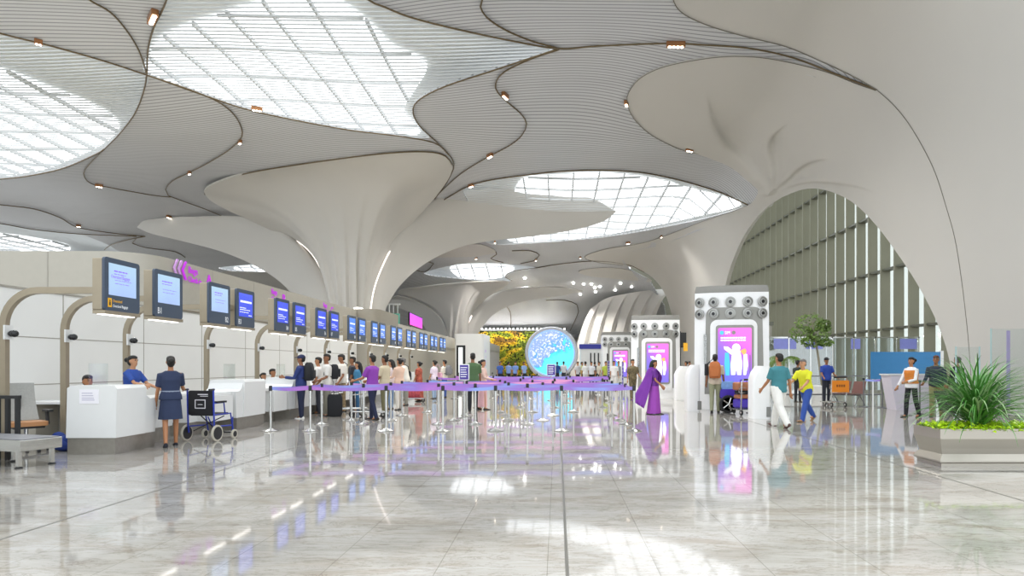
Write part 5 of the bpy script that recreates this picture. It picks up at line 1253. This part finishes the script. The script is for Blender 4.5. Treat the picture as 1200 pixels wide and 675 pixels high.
# ================================================================ PEOPLE
SKIN = [hexc('#a9744f'), hexc('#8d5d3e'), hexc('#bd8a66'), hexc('#7a4f36')]
def cloth(name, h, rough=.8, noise=.06): return mat('cloth_' + name, hexc(h), rough, noise=noise, nscale=5)
M_hair = mat('hair_black', hexc('#17130f'), .55, noise=.1); M_hairg = mat('hair_grey', hexc('#6e6a66'), .6, noise=.1)
M_eye = mat('eye_dark', hexc('#1c1310'), .3, noise=0); M_lip = mat('lip', hexc('#7c4436'), .5, noise=0)
def remesh(o, vox, it=2):
    m = o.modifiers.new('remesh', 'REMESH'); m.mode = 'VOXEL'; m.voxel_size = vox; m.use_smooth_shade = True
    s = o.modifiers.new('smooth', 'SMOOTH'); s.factor = .5; s.iterations = it
    return o
def person(px, D, h, face, label, top, bottom, skin=0, sex='m', legs='stand', arms=((8, 8, 12), (8, 8, 12)), lean=0, head=0, nod=0, hair='short', haircol=None,
           sleeve=.55, skirt=None, shoes='#2a2624', bare=False, x=None, z0=None, vest=None, pallu=None, seat=.46, loose=1.0, cap=None, band=None):
    k = h / 1.72
    vox = .011 if D < 17.5 else (.014 if D < 24 else .026)
    near = D < 24
    X = (px - CX) * D / F if x is None else x
    LG = {'stand': ((2, 2), (-1, 2)), 'walk': ((24, 8), (-20, 16)), 'walk2': ((-18, 22), (22, 6)), 'step': ((10, 6), (-8, 10)), 'sit': ((88, 88), (86, 90))}[legs]
    thigh, shin = .43, .42
    hz = max(thigh * math.cos(math.radians(p)) + shin * math.cos(math.radians(p - kn)) for p, kn in LG) + .085
    if legs == 'sit': hz = seat + .10
    if z0: hz += z0
    sp = Vector((0, -math.sin(math.radians(lean)), math.cos(math.radians(lean)))); fw = Vector((0, -math.cos(math.radians(lean)), -math.sin(math.radians(lean)))); rt = Vector((1, 0, 0))
    pel = Vector((0, 0, hz))
    sw = .182 if sex == 'm' else .158
    f_ = 1.0 if sex == 'm' else .90
    TR = [(-.09, .14, .10), (-.04, .165, .115), (.04, .168, .115), (.14, .15, .102), (.24, .155, .108), (.34, .172, .115), (.42, .178, .11), (.475, .15, .088), (.515, .085, .065)]
    if sex == 'f': TR = [(-.09, .15, .105), (-.04, .172, .12), (.04, .165, .115), (.14, .128, .092), (.24, .138, .10), (.34, .152, .118), (.42, .150, .098), (.475, .125, .08), (.515, .07, .058)]
    def torso(mb, g, lo=-1, hi=1, n=18):
        rg = []
        for t, rx, ry in TR:
            if t < lo or t > hi: continue
            c = pel + sp * t; rg.append([c + rt * math.cos(2 * PI * i / n) * (rx + g) + fw * math.sin(2 * PI * i / n) * (ry + g) for i in range(n)])
        mb.rings(rg)
    joints = {}
    for i, s in enumerate((-1, 1)):
        p, kn = LG[i]; p = math.radians(p); q = p - math.radians(kn)
        hip = pel + Vector((s * .088, 0, -.02)); knee = hip + Vector((s * .012, -math.sin(p), -math.cos(p))) * thigh; ank = knee + Vector((0, -math.sin(q), -math.cos(q))) * shin
        joints['l', s] = (hip, knee, ank)
        ap, aq, fl = arms[i][:3]; inn = arms[i][3] if len(arms[i]) > 3 else 0
        ap, aq, fl, inn = [math.radians(v) for v in (ap, aq, fl, inn)]
        sh = pel + sp * .435 + rt * s * sw
        d = Vector((s * math.sin(aq), -math.sin(ap) * math.cos(aq), -math.cos(ap) * math.cos(aq)))
        el = sh + d * .29; d2 = Vector((s * (math.sin(aq) * .6 - math.sin(inn)), -math.sin(ap + fl), -math.cos(ap + fl))).normalized(); wr = el + d2 * .25
        joints['a', s] = (sh, el, wr, d2)
    # ---- body: one continuous surface
    mb = MB(); torso(mb, -.008)
    for s in (-1, 1):
        hip, knee, ank = joints['l', s]
        mb.cap_tube([hip, hip.lerp(knee, .5), knee, knee.lerp(ank, .35), ank], [.072 * f_, .068 * f_, .05, .05 * f_, .034])
        mb.cap_tube([ank, ank + Vector((0, -.10, -.05))], [.034, .028])
        sh, el, wr, d2 = joints['a', s]
        mb.cap_tube([sh, sh.lerp(el, .5), el, el.lerp(wr, .3), wr], [.05 * f_, .044 * f_, .036 * f_, .037 * f_, .026])
        # hand: palm, four fingers of unequal length, thumb from the side of the palm
        u = d2.cross(Vector((s, 0, 0))); u = u.normalized() if u.length > .1 else Vector((0, -1, 0)); n = d2.cross(u)
        mb.cap_tube([wr, wr + d2 * .05, wr + d2 * .085], [.026, .036, .034], 8)
        curl = n * (-s if n.x * s > 0 else s)
        if vox < .02:
            for j, L_ in enumerate((.066, .076, .072, .056)):
                b0 = wr + d2 * .085 + u * (.030 - .020 * j); m1 = b0 + (d2 + curl * .25) * L_ * .55; mb.cap_tube([b0 - d2 * .02, b0, m1, m1 + (d2 * .7 + curl * .7) * L_ * .5], [.0115, .011, .0105, .009], 6)
            b0 = wr + d2 * .03 + u * .030; mb.cap_tube([b0, b0 + (u * .7 + d2 * .7) * .035, b0 + (u * .55 + d2 * .95) * .062], [.014, .0125, .010], 6)
        else: mb.cap_tube([wr + d2 * .08, wr + d2 * .15 + curl * .02], [.033, .022], 6)
    R = Matrix.Rotation(math.radians(head), 3, 'Z') @ Matrix.Rotation(math.radians(nod), 3, 'X')
    hb = pel + sp * .575
    mb.cap_tube([pel + sp * .47, pel + sp * .53, hb + fw * .02 + Vector((0, 0, .05))], [.062 * f_, .055 * f_, .052 * f_])
    def hp(v): return hb + R @ Vector(v)
    HP = [(0, .030, .028, -.050), (.025, .048, .052, -.034), (.06, .062, .078, -.014), (.10, .070, .090, -.003), (.14, .074, .095, .004), (.175, .071, .090, .008), (.205, .056, .072, .010), (.225, .030, .042, .012)]
    hs = 1.0 if sex == 'm' else .95
    mb.rings([[hp((rx * hs * math.cos(2 * PI * i / 16), (cy + ry * math.sin(2 * PI * i / 16)) * hs, z * hs)) for i in range(16)] for z, rx, ry, cy in HP])
    mb.ell(hp((0, -.096 * hs, .098 * hs)), (.014, .020, .016), 8, 6, R); mb.ell(hp((0, -.090 * hs, .115 * hs)), (.011, .014, .026), 8, 6, R)
    for s in (-1, 1): mb.ell(hp((s * .074 * hs, .008, .105 * hs)), (.013, .024, .032), 8, 6, R)
    M_sk = mat('skin_%d' % skin, SKIN[skin], .5, noise=.04)
    o = mb.build('person', M_sk, smooth=True, fix=False); remesh(o, vox)
    o.location = (X, D, 0); o.rotation_euler = (0, 0, math.radians(face)); o.scale = (k, k, k)
    tag(o, label, 'person', 'people in the hall')
    cm = lambda c: c if isinstance(c, bpy.types.Material) else cloth(c.strip('#'), c)
    # ---- clothing
    if top:
        mb = MB(); torso(mb, .025 * loose, lo=-.1 if not skirt else -.05)
        for s in (-1, 1):
            sh, el, wr, d2 = joints['a', s]
            mb.cap_tube([sh.lerp(pel + sp * .40, .25), sh, sh.lerp(el, .5 if sleeve > .5 else sleeve)], [.076 * f_, .078 * f_, .066 * f_])
            if sleeve <= .6: mb.tube([sh, sh.lerp(el, sleeve + .25)], [.074 * f_, .064 * f_], 12)
            else: mb.tube([sh, el, el.lerp(wr, .5), el.lerp(wr, .93)], [.066 * f_, .052 * f_, .048 * f_, .040 * f_], 12)
        c = mb.build('shirt', cm(top), o, smooth=True, fix=False); remesh(c, vox * 1.15)
    if vest:
        mb = MB(); torso(mb, .055, lo=.0 if sex == 'f' else -.1, hi=.45); c = mb.build('waistcoat', cm(vest), o, smooth=True, fix=False); remesh(c, vox * 1.2)
    if bottom:
        mb = MB(); torso(mb, .014, lo=-.1, hi=.08)
        for s in (-1, 1):
            hip, knee, ank = joints['l', s]
            mb.cap_tube([hip + Vector((0, 0, .03)), hip.lerp(knee, .5), knee, knee.lerp(ank, .5), ank + Vector((0, 0, -.01))], [.094 * f_ * loose, .086 * f_ * loose, .068 * loose, .064 * loose, .054 * loose])
        c = mb.build('trousers', cm(bottom), o, smooth=True, fix=False); remesh(c, vox * 1.15)
    if skirt:
        col, z1, w0, w1 = skirt; rg = []
        for t in np.linspace(0, 1, 14):
            zz = hz * (1 - t) + z1 * t + (.10 if t == 0 else 0); w = w0 + (w1 - w0) * t ** .8; ring = []
            for i in range(36):
                a = 2 * PI * i / 36; rr_ = w * (1 + (.05 * t) * math.sin(a * 7 + 1.3)); ring.append((rr_ * math.cos(a), rr_ * .74 * math.sin(a) + .02 * t, zz))
            rg.append(ring)
        MB().rings(rg).build('skirt', cm(col), o, smooth='auto')
    if pallu:
        # long end of a sari over the shoulder, falling behind
        rg = []; n = 22; path = [pel + sp * .10 + Vector((.13, -.10, 0)), pel + sp * .30 + Vector((.02, -.155, 0)), pel + sp * .47 + Vector((-.10, -.06, .03)), pel + sp * .45 + Vector((-.13, .10, 0)), pel + Vector((-.16, .20, .10)), pel + Vector((-.20, .34, -.25)), pel + Vector((-.22, .50, -.62))]
        wd = [.10, .10, .09, .10, .15, .20, .24]; pp = spline([tuple(p) + (w,) for p, w in zip(path, wd)], n=n)
        for q in pp:
            c = Vector(q[:3]); w = q[3]; ring = []
            for i in range(9):
                a = (i / 8 - .5) * 2; ring.append(c + Vector((.35 * w * a + .015 * math.sin(a * 8), .85 * w * a, .5 * w * a)))
            rg.append(ring + [p + Vector((0, .012, .006)) for p in reversed(ring)])
        MB().rings(rg).build('pallu', cm(pallu), o, smooth=True)
    if band:
        mb = MB(); rg = []
        for t in (.10, .135): 
            c = pel + sp * t; rx, ry = (.15, .115); rg.append([c + rt * math.cos(2 * PI * i / 18) * (rx + .01) + fw * math.sin(2 * PI * i / 18) * (ry + .008) for i in range(18)])
        mb.rings(rg).build('belt', cm(band), o, smooth='auto')
    for s in (-1, 1):
        ank = joints['l', s][2]; q = math.radians(LG[0 if s < 0 else 1][0] - LG[0 if s < 0 else 1][1]); 
        fd = Vector((0, -math.cos(q * .8), math.sin(q * .8))); dn = Vector((0, -math.sin(q * .8), -math.cos(q * .8)))
        a0 = ank + dn * .045
        m_ = MB().rings([[a0 + fd * (-.07 + .27 * t) + Vector((math.cos(2 * PI * i / 12) * w, 0, 0)) + dn * (-math.sin(2 * PI * i / 12) * hgt - hgt + .045) for i in range(12)] for t, w, hgt in ((0, .025, .025), (.08, .036, .042), (.3, .040, .042), (.55, .043, .032), (.8, .042, .024), (.95, .03, .018), (1, .012, .010))])
        m_.build('shoe', cm(shoes), o, smooth='auto')
    # ---- hair and face
    if hair != 'bald':
        HM = haircol or M_hair; mb = MB()
        mb.ell(hp((0, -.004, .186 * hs)), (.077 * hs, .092 * hs, .054 * hs), 16, 10, R)
        if hair in ('short', 'cap'):
            mb.ell(hp((0, .024, .152 * hs)), (.078 * hs, .094 * hs, .084 * hs), 16, 12, R); mb.ell(hp((0, .045, .10 * hs)), (.070 * hs, .064, .07), 14, 8, R)
        else:
            mb.ell(hp((0, .024, .150 * hs)), (.080 * hs, .096 * hs, .088 * hs), 16, 12, R); mb.ell(hp((0, .045, .095 * hs)), (.074 * hs, .07, .085), 14, 8, R)
            if hair == 'bun': mb.ell(hp((0, .135, .13)), (.055, .05, .052), 12, 8, R)
            if hair == 'long': mb.cap_tube([hp((0, .07, .12)), hp((0, .10, .0)), hp((.01, .12, -.14)), hp((.01, .13, -.28))], [.075, .078, .065, .03])
        c = mb.build('hair', HM, o, smooth=True, fix=False)
        if near: remesh(c, .012)
    elif near:
        mb = MB(); mb.ell(hp((0, .05, .10)), (.073, .06, .06), 14, 8, R); mb.build('hair', M_hair, o, smooth=True)
    if hair == 'cap' or cap:
        mb = MB(); mb.ell(hp((0, .006, .165)), (.086, .108, .078), 16, 12, R)
        mb.rings([[hp((x_, y_, z_)) for x_, y_, z_ in ((-w, y, .165 - d), (w, y, .165 - d), (w, y, .178 - d), (-w, y, .178 - d))] for y, w, d in ((-.07, .075, 0), (-.13, .07, .008), (-.165, .045, .016))])
        mb.build('cap', cm(cap or '#1f2a55'), o, smooth='auto')
    if near:
        for s in (-1, 1):
            MB().ell(hp((s * .031, -.085 * hs, .125 * hs)), (.013, .010, .0075), 8, 6, R).build('eye', M_eye, o, smooth=True)
            MB().ell(hp((s * .031, -.086 * hs, .148 * hs)), (.019, .010, .005), 8, 6, R).build('eyebrow', M_hair, o, smooth=True)
        MB().ell(hp((0, -.086, .050)), (.022, .010, .006), 8, 6, R).build('mouth', M_lip, o, smooth=True)
    o['_hb'] = list(hb)
    return o
def backpack(o, m, label, dy=.20, w=.17, hgt=.46, straps=True, z=.16):
    """a backpack on a person's back (own object, placed by the person's heading)"""
    k = o.scale[0]; Rz = o.rotation_euler[2]; hb = Vector(o['_hb']); base = hb + Vector((0, .02, -.575 + z))
    r = empty('backpack', o.matrix_basis @ base, Rz, label, 'backpack')
    MB().rings([[(p[0], p[1] + dy - .02, zz) for p in rrect(-w * f, w * f, -.09 * f, .11 * f, .06, 4)] for zz, f in ((-.06, .85), (0, 1), (hgt * .6, 1), (hgt * .85, .85), (hgt * .95, .55))]).build('pack', m, r, smooth='auto')
    MB().rings([[(p[0], p[1] + dy + .09, zz) for p in rrect(-w * .75 * f, w * .75 * f, -.05, .05, .03, 3)] for zz, f in ((.0, .9), (.04, 1), (.2, 1), (.23, .85))]).build('front_pocket', m, r, smooth='auto')
    for s in (-1, 1):
        if straps: MB().tube([(s * .09, dy - .08, .33), (s * .11, .03, .335), (s * .115, -.10, .24), (s * .13, -.12, .06), (s * .14, dy - .08, .0)], .016, 6).build('strap', M_dark, r)
    return r
def shoulder_bag(o, m, label, side=-1, z=-.12, w=.16, hh=.26, cross=True):
    hb = Vector(o['_hb']); pel = hb - Vector((0, 0, .575))
    r = empty('shoulder_bag', o.matrix_basis @ (pel + Vector((side * .25, .03, z))), o.rotation_euler[2], label, 'bag')
    MB().rings([[(p[0] * .6, p[1] * f, zz) for p in rrect(-.09, .09, -w, w, .05, 3)] for zz, f in ((0, .9), (.04, 1), (hh * .8, .95), (hh, .75))]).build('body', m, r, smooth='auto')
    x1 = -side * .40 if cross else -side * .09
    MB().tube([(0, -.10, hh - .02), (-side * .10, -.16, .40), (-side * .25 if cross else -side * .06, -.08, .62 - (z + .12)), (x1 * .75, .02, .70 - (z + .12)), (-side * .2 if cross else -side * .05, .15, .5), (0, .10, hh - .02)], .011, 6).build('strap', m, r)
    return r
DN = '#1d2440'
# --- check-in side
person(200, 11.4, 1.60, 215, 'woman in a navy dress seen from behind, standing before the first counter', '#25314f', None, 0, 'f', 'step', ((30, 10, 55), (8, 10, 10)), hair='bun', skirt=('#25314f', .52, .165, .20), bare=True, shoes='#1a1c26', sleeve=.55, band='#8a93a8')
person(0, 12.5, 1.62, 85, 'woman in a blue uniform shirt reaching across the first counter', '#2b4c9c', '#1c2233', 2, 'f', 'stand', ((45, 8, 35), (38, 8, 30)), hair='bun', x=-8.34, lean=6)
person(0, 11.75, 1.70, 60, 'bearded man sitting low behind the first counter, only his head showing', '#e4e2dc', '#2a2a2e', 0, 'm', 'sit', ((30, 6, 60), (30, 6, 60)), x=-8.62, seat=.37)
person(0, 18.85, 1.62, 60, 'seated woman agent with a dark bun behind the counters', '#39435e', '#22242c', 2, 'f', 'sit', ((30, 6, 60), (30, 6, 60)), hair='bun', x=-8.65, seat=.40)
person(0, 19.9, 1.70, 80, 'seated man agent in a pale blue shirt behind the counters', '#b7c4da', '#22242c', 0, 'm', 'sit', ((30, 6, 60), (30, 6, 60)), x=-8.85, seat=.44)
p = person(353, 17.3, 1.70, 275, 'man in a blue jacket and navy cap at the counter', '#24356e', DN, 1, 'm', 'stand', ((20, 6, 70), (25, 6, 70)), hair='cap', cap='#232a4e', sleeve=1, shoes='#e6e4e0')
backpack(p, M_blk, 'large black backpack on the man in the navy cap')
p = person(383, 18.1, 1.74, 300, 'man in a white shirt with a strap over his shoulder, facing the counters', '#e6e3dc', '#8f8c7e', 1, 'm', 'stand', ((10, 8, 30), (10, 8, 60)), head=20, sleeve=.6)
backpack(p, M_blk, 'small dark backpack on the man in the white shirt', w=.14, hgt=.38)
person(373, 19.0, 1.66, 285, 'man in a white shirt half hidden behind the capped man', '#dfdcd8', '#3a3d48', 0, 'm')
p = person(401, 19.8, 1.76, 305, 'man in a pale shirt with a dark crossbody strap and patterned trousers', '#e3ddd4', mat('camo_cloth', hexc('#8d7a5c'), .8, noise=.35, nscale=14), 1, 'm', 'stand', ((18, 10, 65), (10, 10, 25)), head=-10, nod=12)
shoulder_bag(p, M_blk, 'black crossbody bag on the man in the pale shirt', -1, .0, .12, .22)
person(413, 20.9, 1.70, 290, 'dark-haired person in black between two queue lines', '#2a2c34', '#20222a', 1, 'm', hair='short')
person(419, 20.2, 1.55, 280, 'woman in a teal blue dress in the queue', '#3f7fa6', '#2f5f86', 2, 'f', hair='long', sleeve=1)
person(436.5, 16.9, 1.70, 250, 'man in a purple polo shirt pushing a trolley', '#8a3fa6', DN, 0, 'm', 'step', ((28, 8, 45), (30, 8, 45)), head=-15, shoes='#2c2622')
person(451, 18.2, 1.70, 255, 'man in a beige shirt waiting behind the purple polo shirt', '#cdbfa2', '#75704f', 1, 'm', 'stand', ((15, 8, 40), (12, 8, 40)))
person(458, 21, 1.62, 260, 'woman in white with a pink top among the queue', '#e9dfe2', '#7d9cc4', 2, 'f', hair='long')
p = person(468, 20.6, 1.66, 235, 'woman in a peach shirt and white trousers in the queue', '#e2bfa8', '#ddd6cc', 0, 'f', 'stand', ((20, 8, 60), (20, 8, 60)), hair='bun', sleeve=1)
p = person(476, 23, 1.70, 265, 'man in a cream shirt leaning toward his black bag', '#e6e0d4', '#8d8a80', 2, 'm', 'stand', ((25, 8, 30), (20, 8, 30)), lean=12, haircol=M_hairg)
shoulder_bag(p, M_blk, 'big black bag slung on the man in the cream shirt', -1, -.02, .2, .34)
person(491, 25.5, 1.58, 250, 'woman in a red and rust patterned dress in the queue', mat('rust_print', hexc('#a65340'), .8, noise=.35, nscale=14), None, 0, 'f', hair='bun', skirt=(mat('rust_print', hexc('#a65340'), .8), .08, .17, .24))
p = person(509, 27.5, 1.64, 240, 'woman in a lilac white top carrying a pink handbag', '#e0d2e0', '#9db4cf', 2, 'f', hair='bun', sleeve=.6)
shoulder_bag(p, mat('pink_bag', hexc('#d9a9b8'), .5), 'pink handbag on the woman in the lilac top', -1, -.05, .2, .28, cross=False)
p = person(521, 28.5, 1.66, 250, 'man in a cream shirt with a backpack near the far counters', '#e8e2d2', '#3f5a9a', 0, 'm')
backpack(p, cloth('grey_pack', '#77787a'), 'grey backpack on the man near the far counters', w=.14, hgt=.4)
person(554, 20.0, 1.80, 195, 'tall man in a green shirt seen from behind, beside the purple lane sign', '#4f6a45', '#202228', 1, 'm', 'stand', ((6, 8, 15), (6, 8, 15)))
person(566, 20.8, 1.62, 80, 'woman in a long pale pink outfit next to the man in green', '#d9b9ae', None, 2, 'f', 'step', ((25, 8, 50), (20, 8, 50)), hair='bun', skirt=('#dcaeb2', .10, .16, .22), sleeve=1)
# --- before the globe
for px_, D_, f_, lb, t_ in ((586, 46, 20, 'attendant in a blue shirt beside the green wall, first in the far group', '#3a5ca6'), (596, 47, 150, 'attendant in a pale blue shirt with his back turned in the far group', '#7f9bd0'), (604, 45, 330, 'attendant in a light blue shirt in the middle of the far group', '#6f8fcc'), (614, 48, 40, 'attendant in a light blue shirt nearest the globe', '#8aa6d6')):
    person(px_, D_, 1.68, f_, lb, t_, '#20242e', 0, 'm')
person(653, 50, 1.68, 175, 'man in a dark blue shirt in front of the glowing globe', '#24468c', '#22262e', 1, 'm'); person(660.5, 50.5, 1.72, 185, 'man in a white shirt in front of the glowing globe', '#d9dbe0', '#2b2e36', 0, 'm')
for px_, D_, f_, lb, t_, b_ in ((677, 43, 30, 'person in black and white under the blue header stand, farthest left', '#c9c9cc', '#24262c'), (682, 46, 80, 'person in a yellow-green vest near the blue header stand', '#b9c46a', '#2a2c30'), (686, 41, 200, 'person in white seen from behind near the blue header stand', '#dedede', '#cfcfd2'),
    (693, 42, 10, 'man in a white shirt and black trousers below the blue header bar', '#e2e4ea', '#1e2026'), (697, 45, 160, 'man in dark clothes below the blue header bar', '#4a4c52', '#22242a'), (702, 42.5, 300, 'person in a cream top at the edge of the blue header stand', '#d8d3c4', '#b9b4a8'),
    (710, 39, 15, 'person in a high-visibility yellow vest near the small far kiosk', '#aab84a', '#26282e'), (719.5, 36, 10, 'person in a long white robe in front of the small far kiosk', '#e4e2e2', '#dedcdc'), (725, 37, 350, 'person in grey with a dark bag by the small far kiosk', '#8d8f94', '#cfcdc8'),
    (804, 38, 250, 'person in black standing between the second and the largest kiosk', '#33353c', '#22242a'), (808, 40, 20, 'person in dark blue between the second and the largest kiosk', '#3a4466', '#22242a')):
    person(px_, D_, 1.66, f_, lb, t_, b_, 0, 'm', hair='short')
# --- right side
M_camo = mat('camo_print', hexc('#6a5f45'), .8, noise=.5, nscale=16)
person(741.5, 26.6, 1.68, 10, 'person in camouflage uniform walking toward the queue end', M_camo, M_camo, 0, 'm', 'step', ((4, 10, 15), (10, 10, 50)))
person(767, 18.9, 1.60, 75, 'woman in a purple sari walking past the queue end', '#6b2f8f', None, 0, 'f', 'step', ((10, 8, 40), (8, 8, 30)), hair='long', skirt=('#9a45ac', .03, .17, .30), pallu='#7c36a0', sleeve=.5)
p = person(838, 19.4, 1.76, 165, 'man with an orange-brown top and olive trousers seen from behind near the trolley', '#c7b9a6', '#8f9074', 1, 'm', 'step', ((10, 10, 20), (10, 10, 20)), haircol=M_hair)
backpack(p, cloth('orange_pack', '#b36a3a'), 'orange-brown backpack on the man beside the trolley'); shoulder_bag(p, M_blk, 'round black shoulder bag on the man with the orange backpack', 1, .18, .17, .34)
person(913, 14.9, 1.75, 200, 'man in a teal T-shirt and loose white trousers striding away', '#3f8088', '#e4e2dc', 0, 'm', 'walk', ((-15, 10, 15), (20, 10, 25)), shoes='#5a3f3a', loose=1.35, haircol=M_hair)
person(945, 16.4, 1.64, 300, 'man in a bright yellow shirt and blue jeans leaning forward', '#d9d92c', '#2f4f9c', 2, 'm', 'walk2', ((35, 10, 30), (30, 10, 30)), lean=14, haircol=M_hairg, shoes='#8a6a48', loose=1.15)
person(935, 25, 1.62, 120, 'person in dark clothes half hidden behind the yellow shirt', '#26302c', '#22242a', 1, 'm')
person(968.5, 24.6, 1.72, 5, 'guard in a royal blue shirt behind the orange trolley', '#24429a', '#1e222e', 1, 'm', arms=((20, 12, 40), (20, 12, 40)), cap='#1c1f26')
person(1068, 17.7, 1.66, 290, 'woman with an orange waistcoat over white sleeves and black trousers', '#e3e3e4', '#1c1c22', 0, 'f', 'step', ((20, 14, 10), (14, 8, 60, 25)), hair='bun', sleeve=1, vest='#c9782c')
person(1097, 18.0, 1.70, 320, 'man in a dark jacket and olive trousers beyond the spiky plant', '#26303e', '#8d865c', 1, 'm', 'step', ((20, 10, 40), (10, 10, 30)), sleeve=1, haircol=cloth('hair_rust', '#5a2e22'))
person(1122, 19.0, 1.68, 200, 'person in black partly hidden by the spiky plant', '#1f2228', '#1c1d22', 1, 'm', 'step', sleeve=1)
for o in bpy.data.objects:
    if '_hb' in o: del o['_hb']
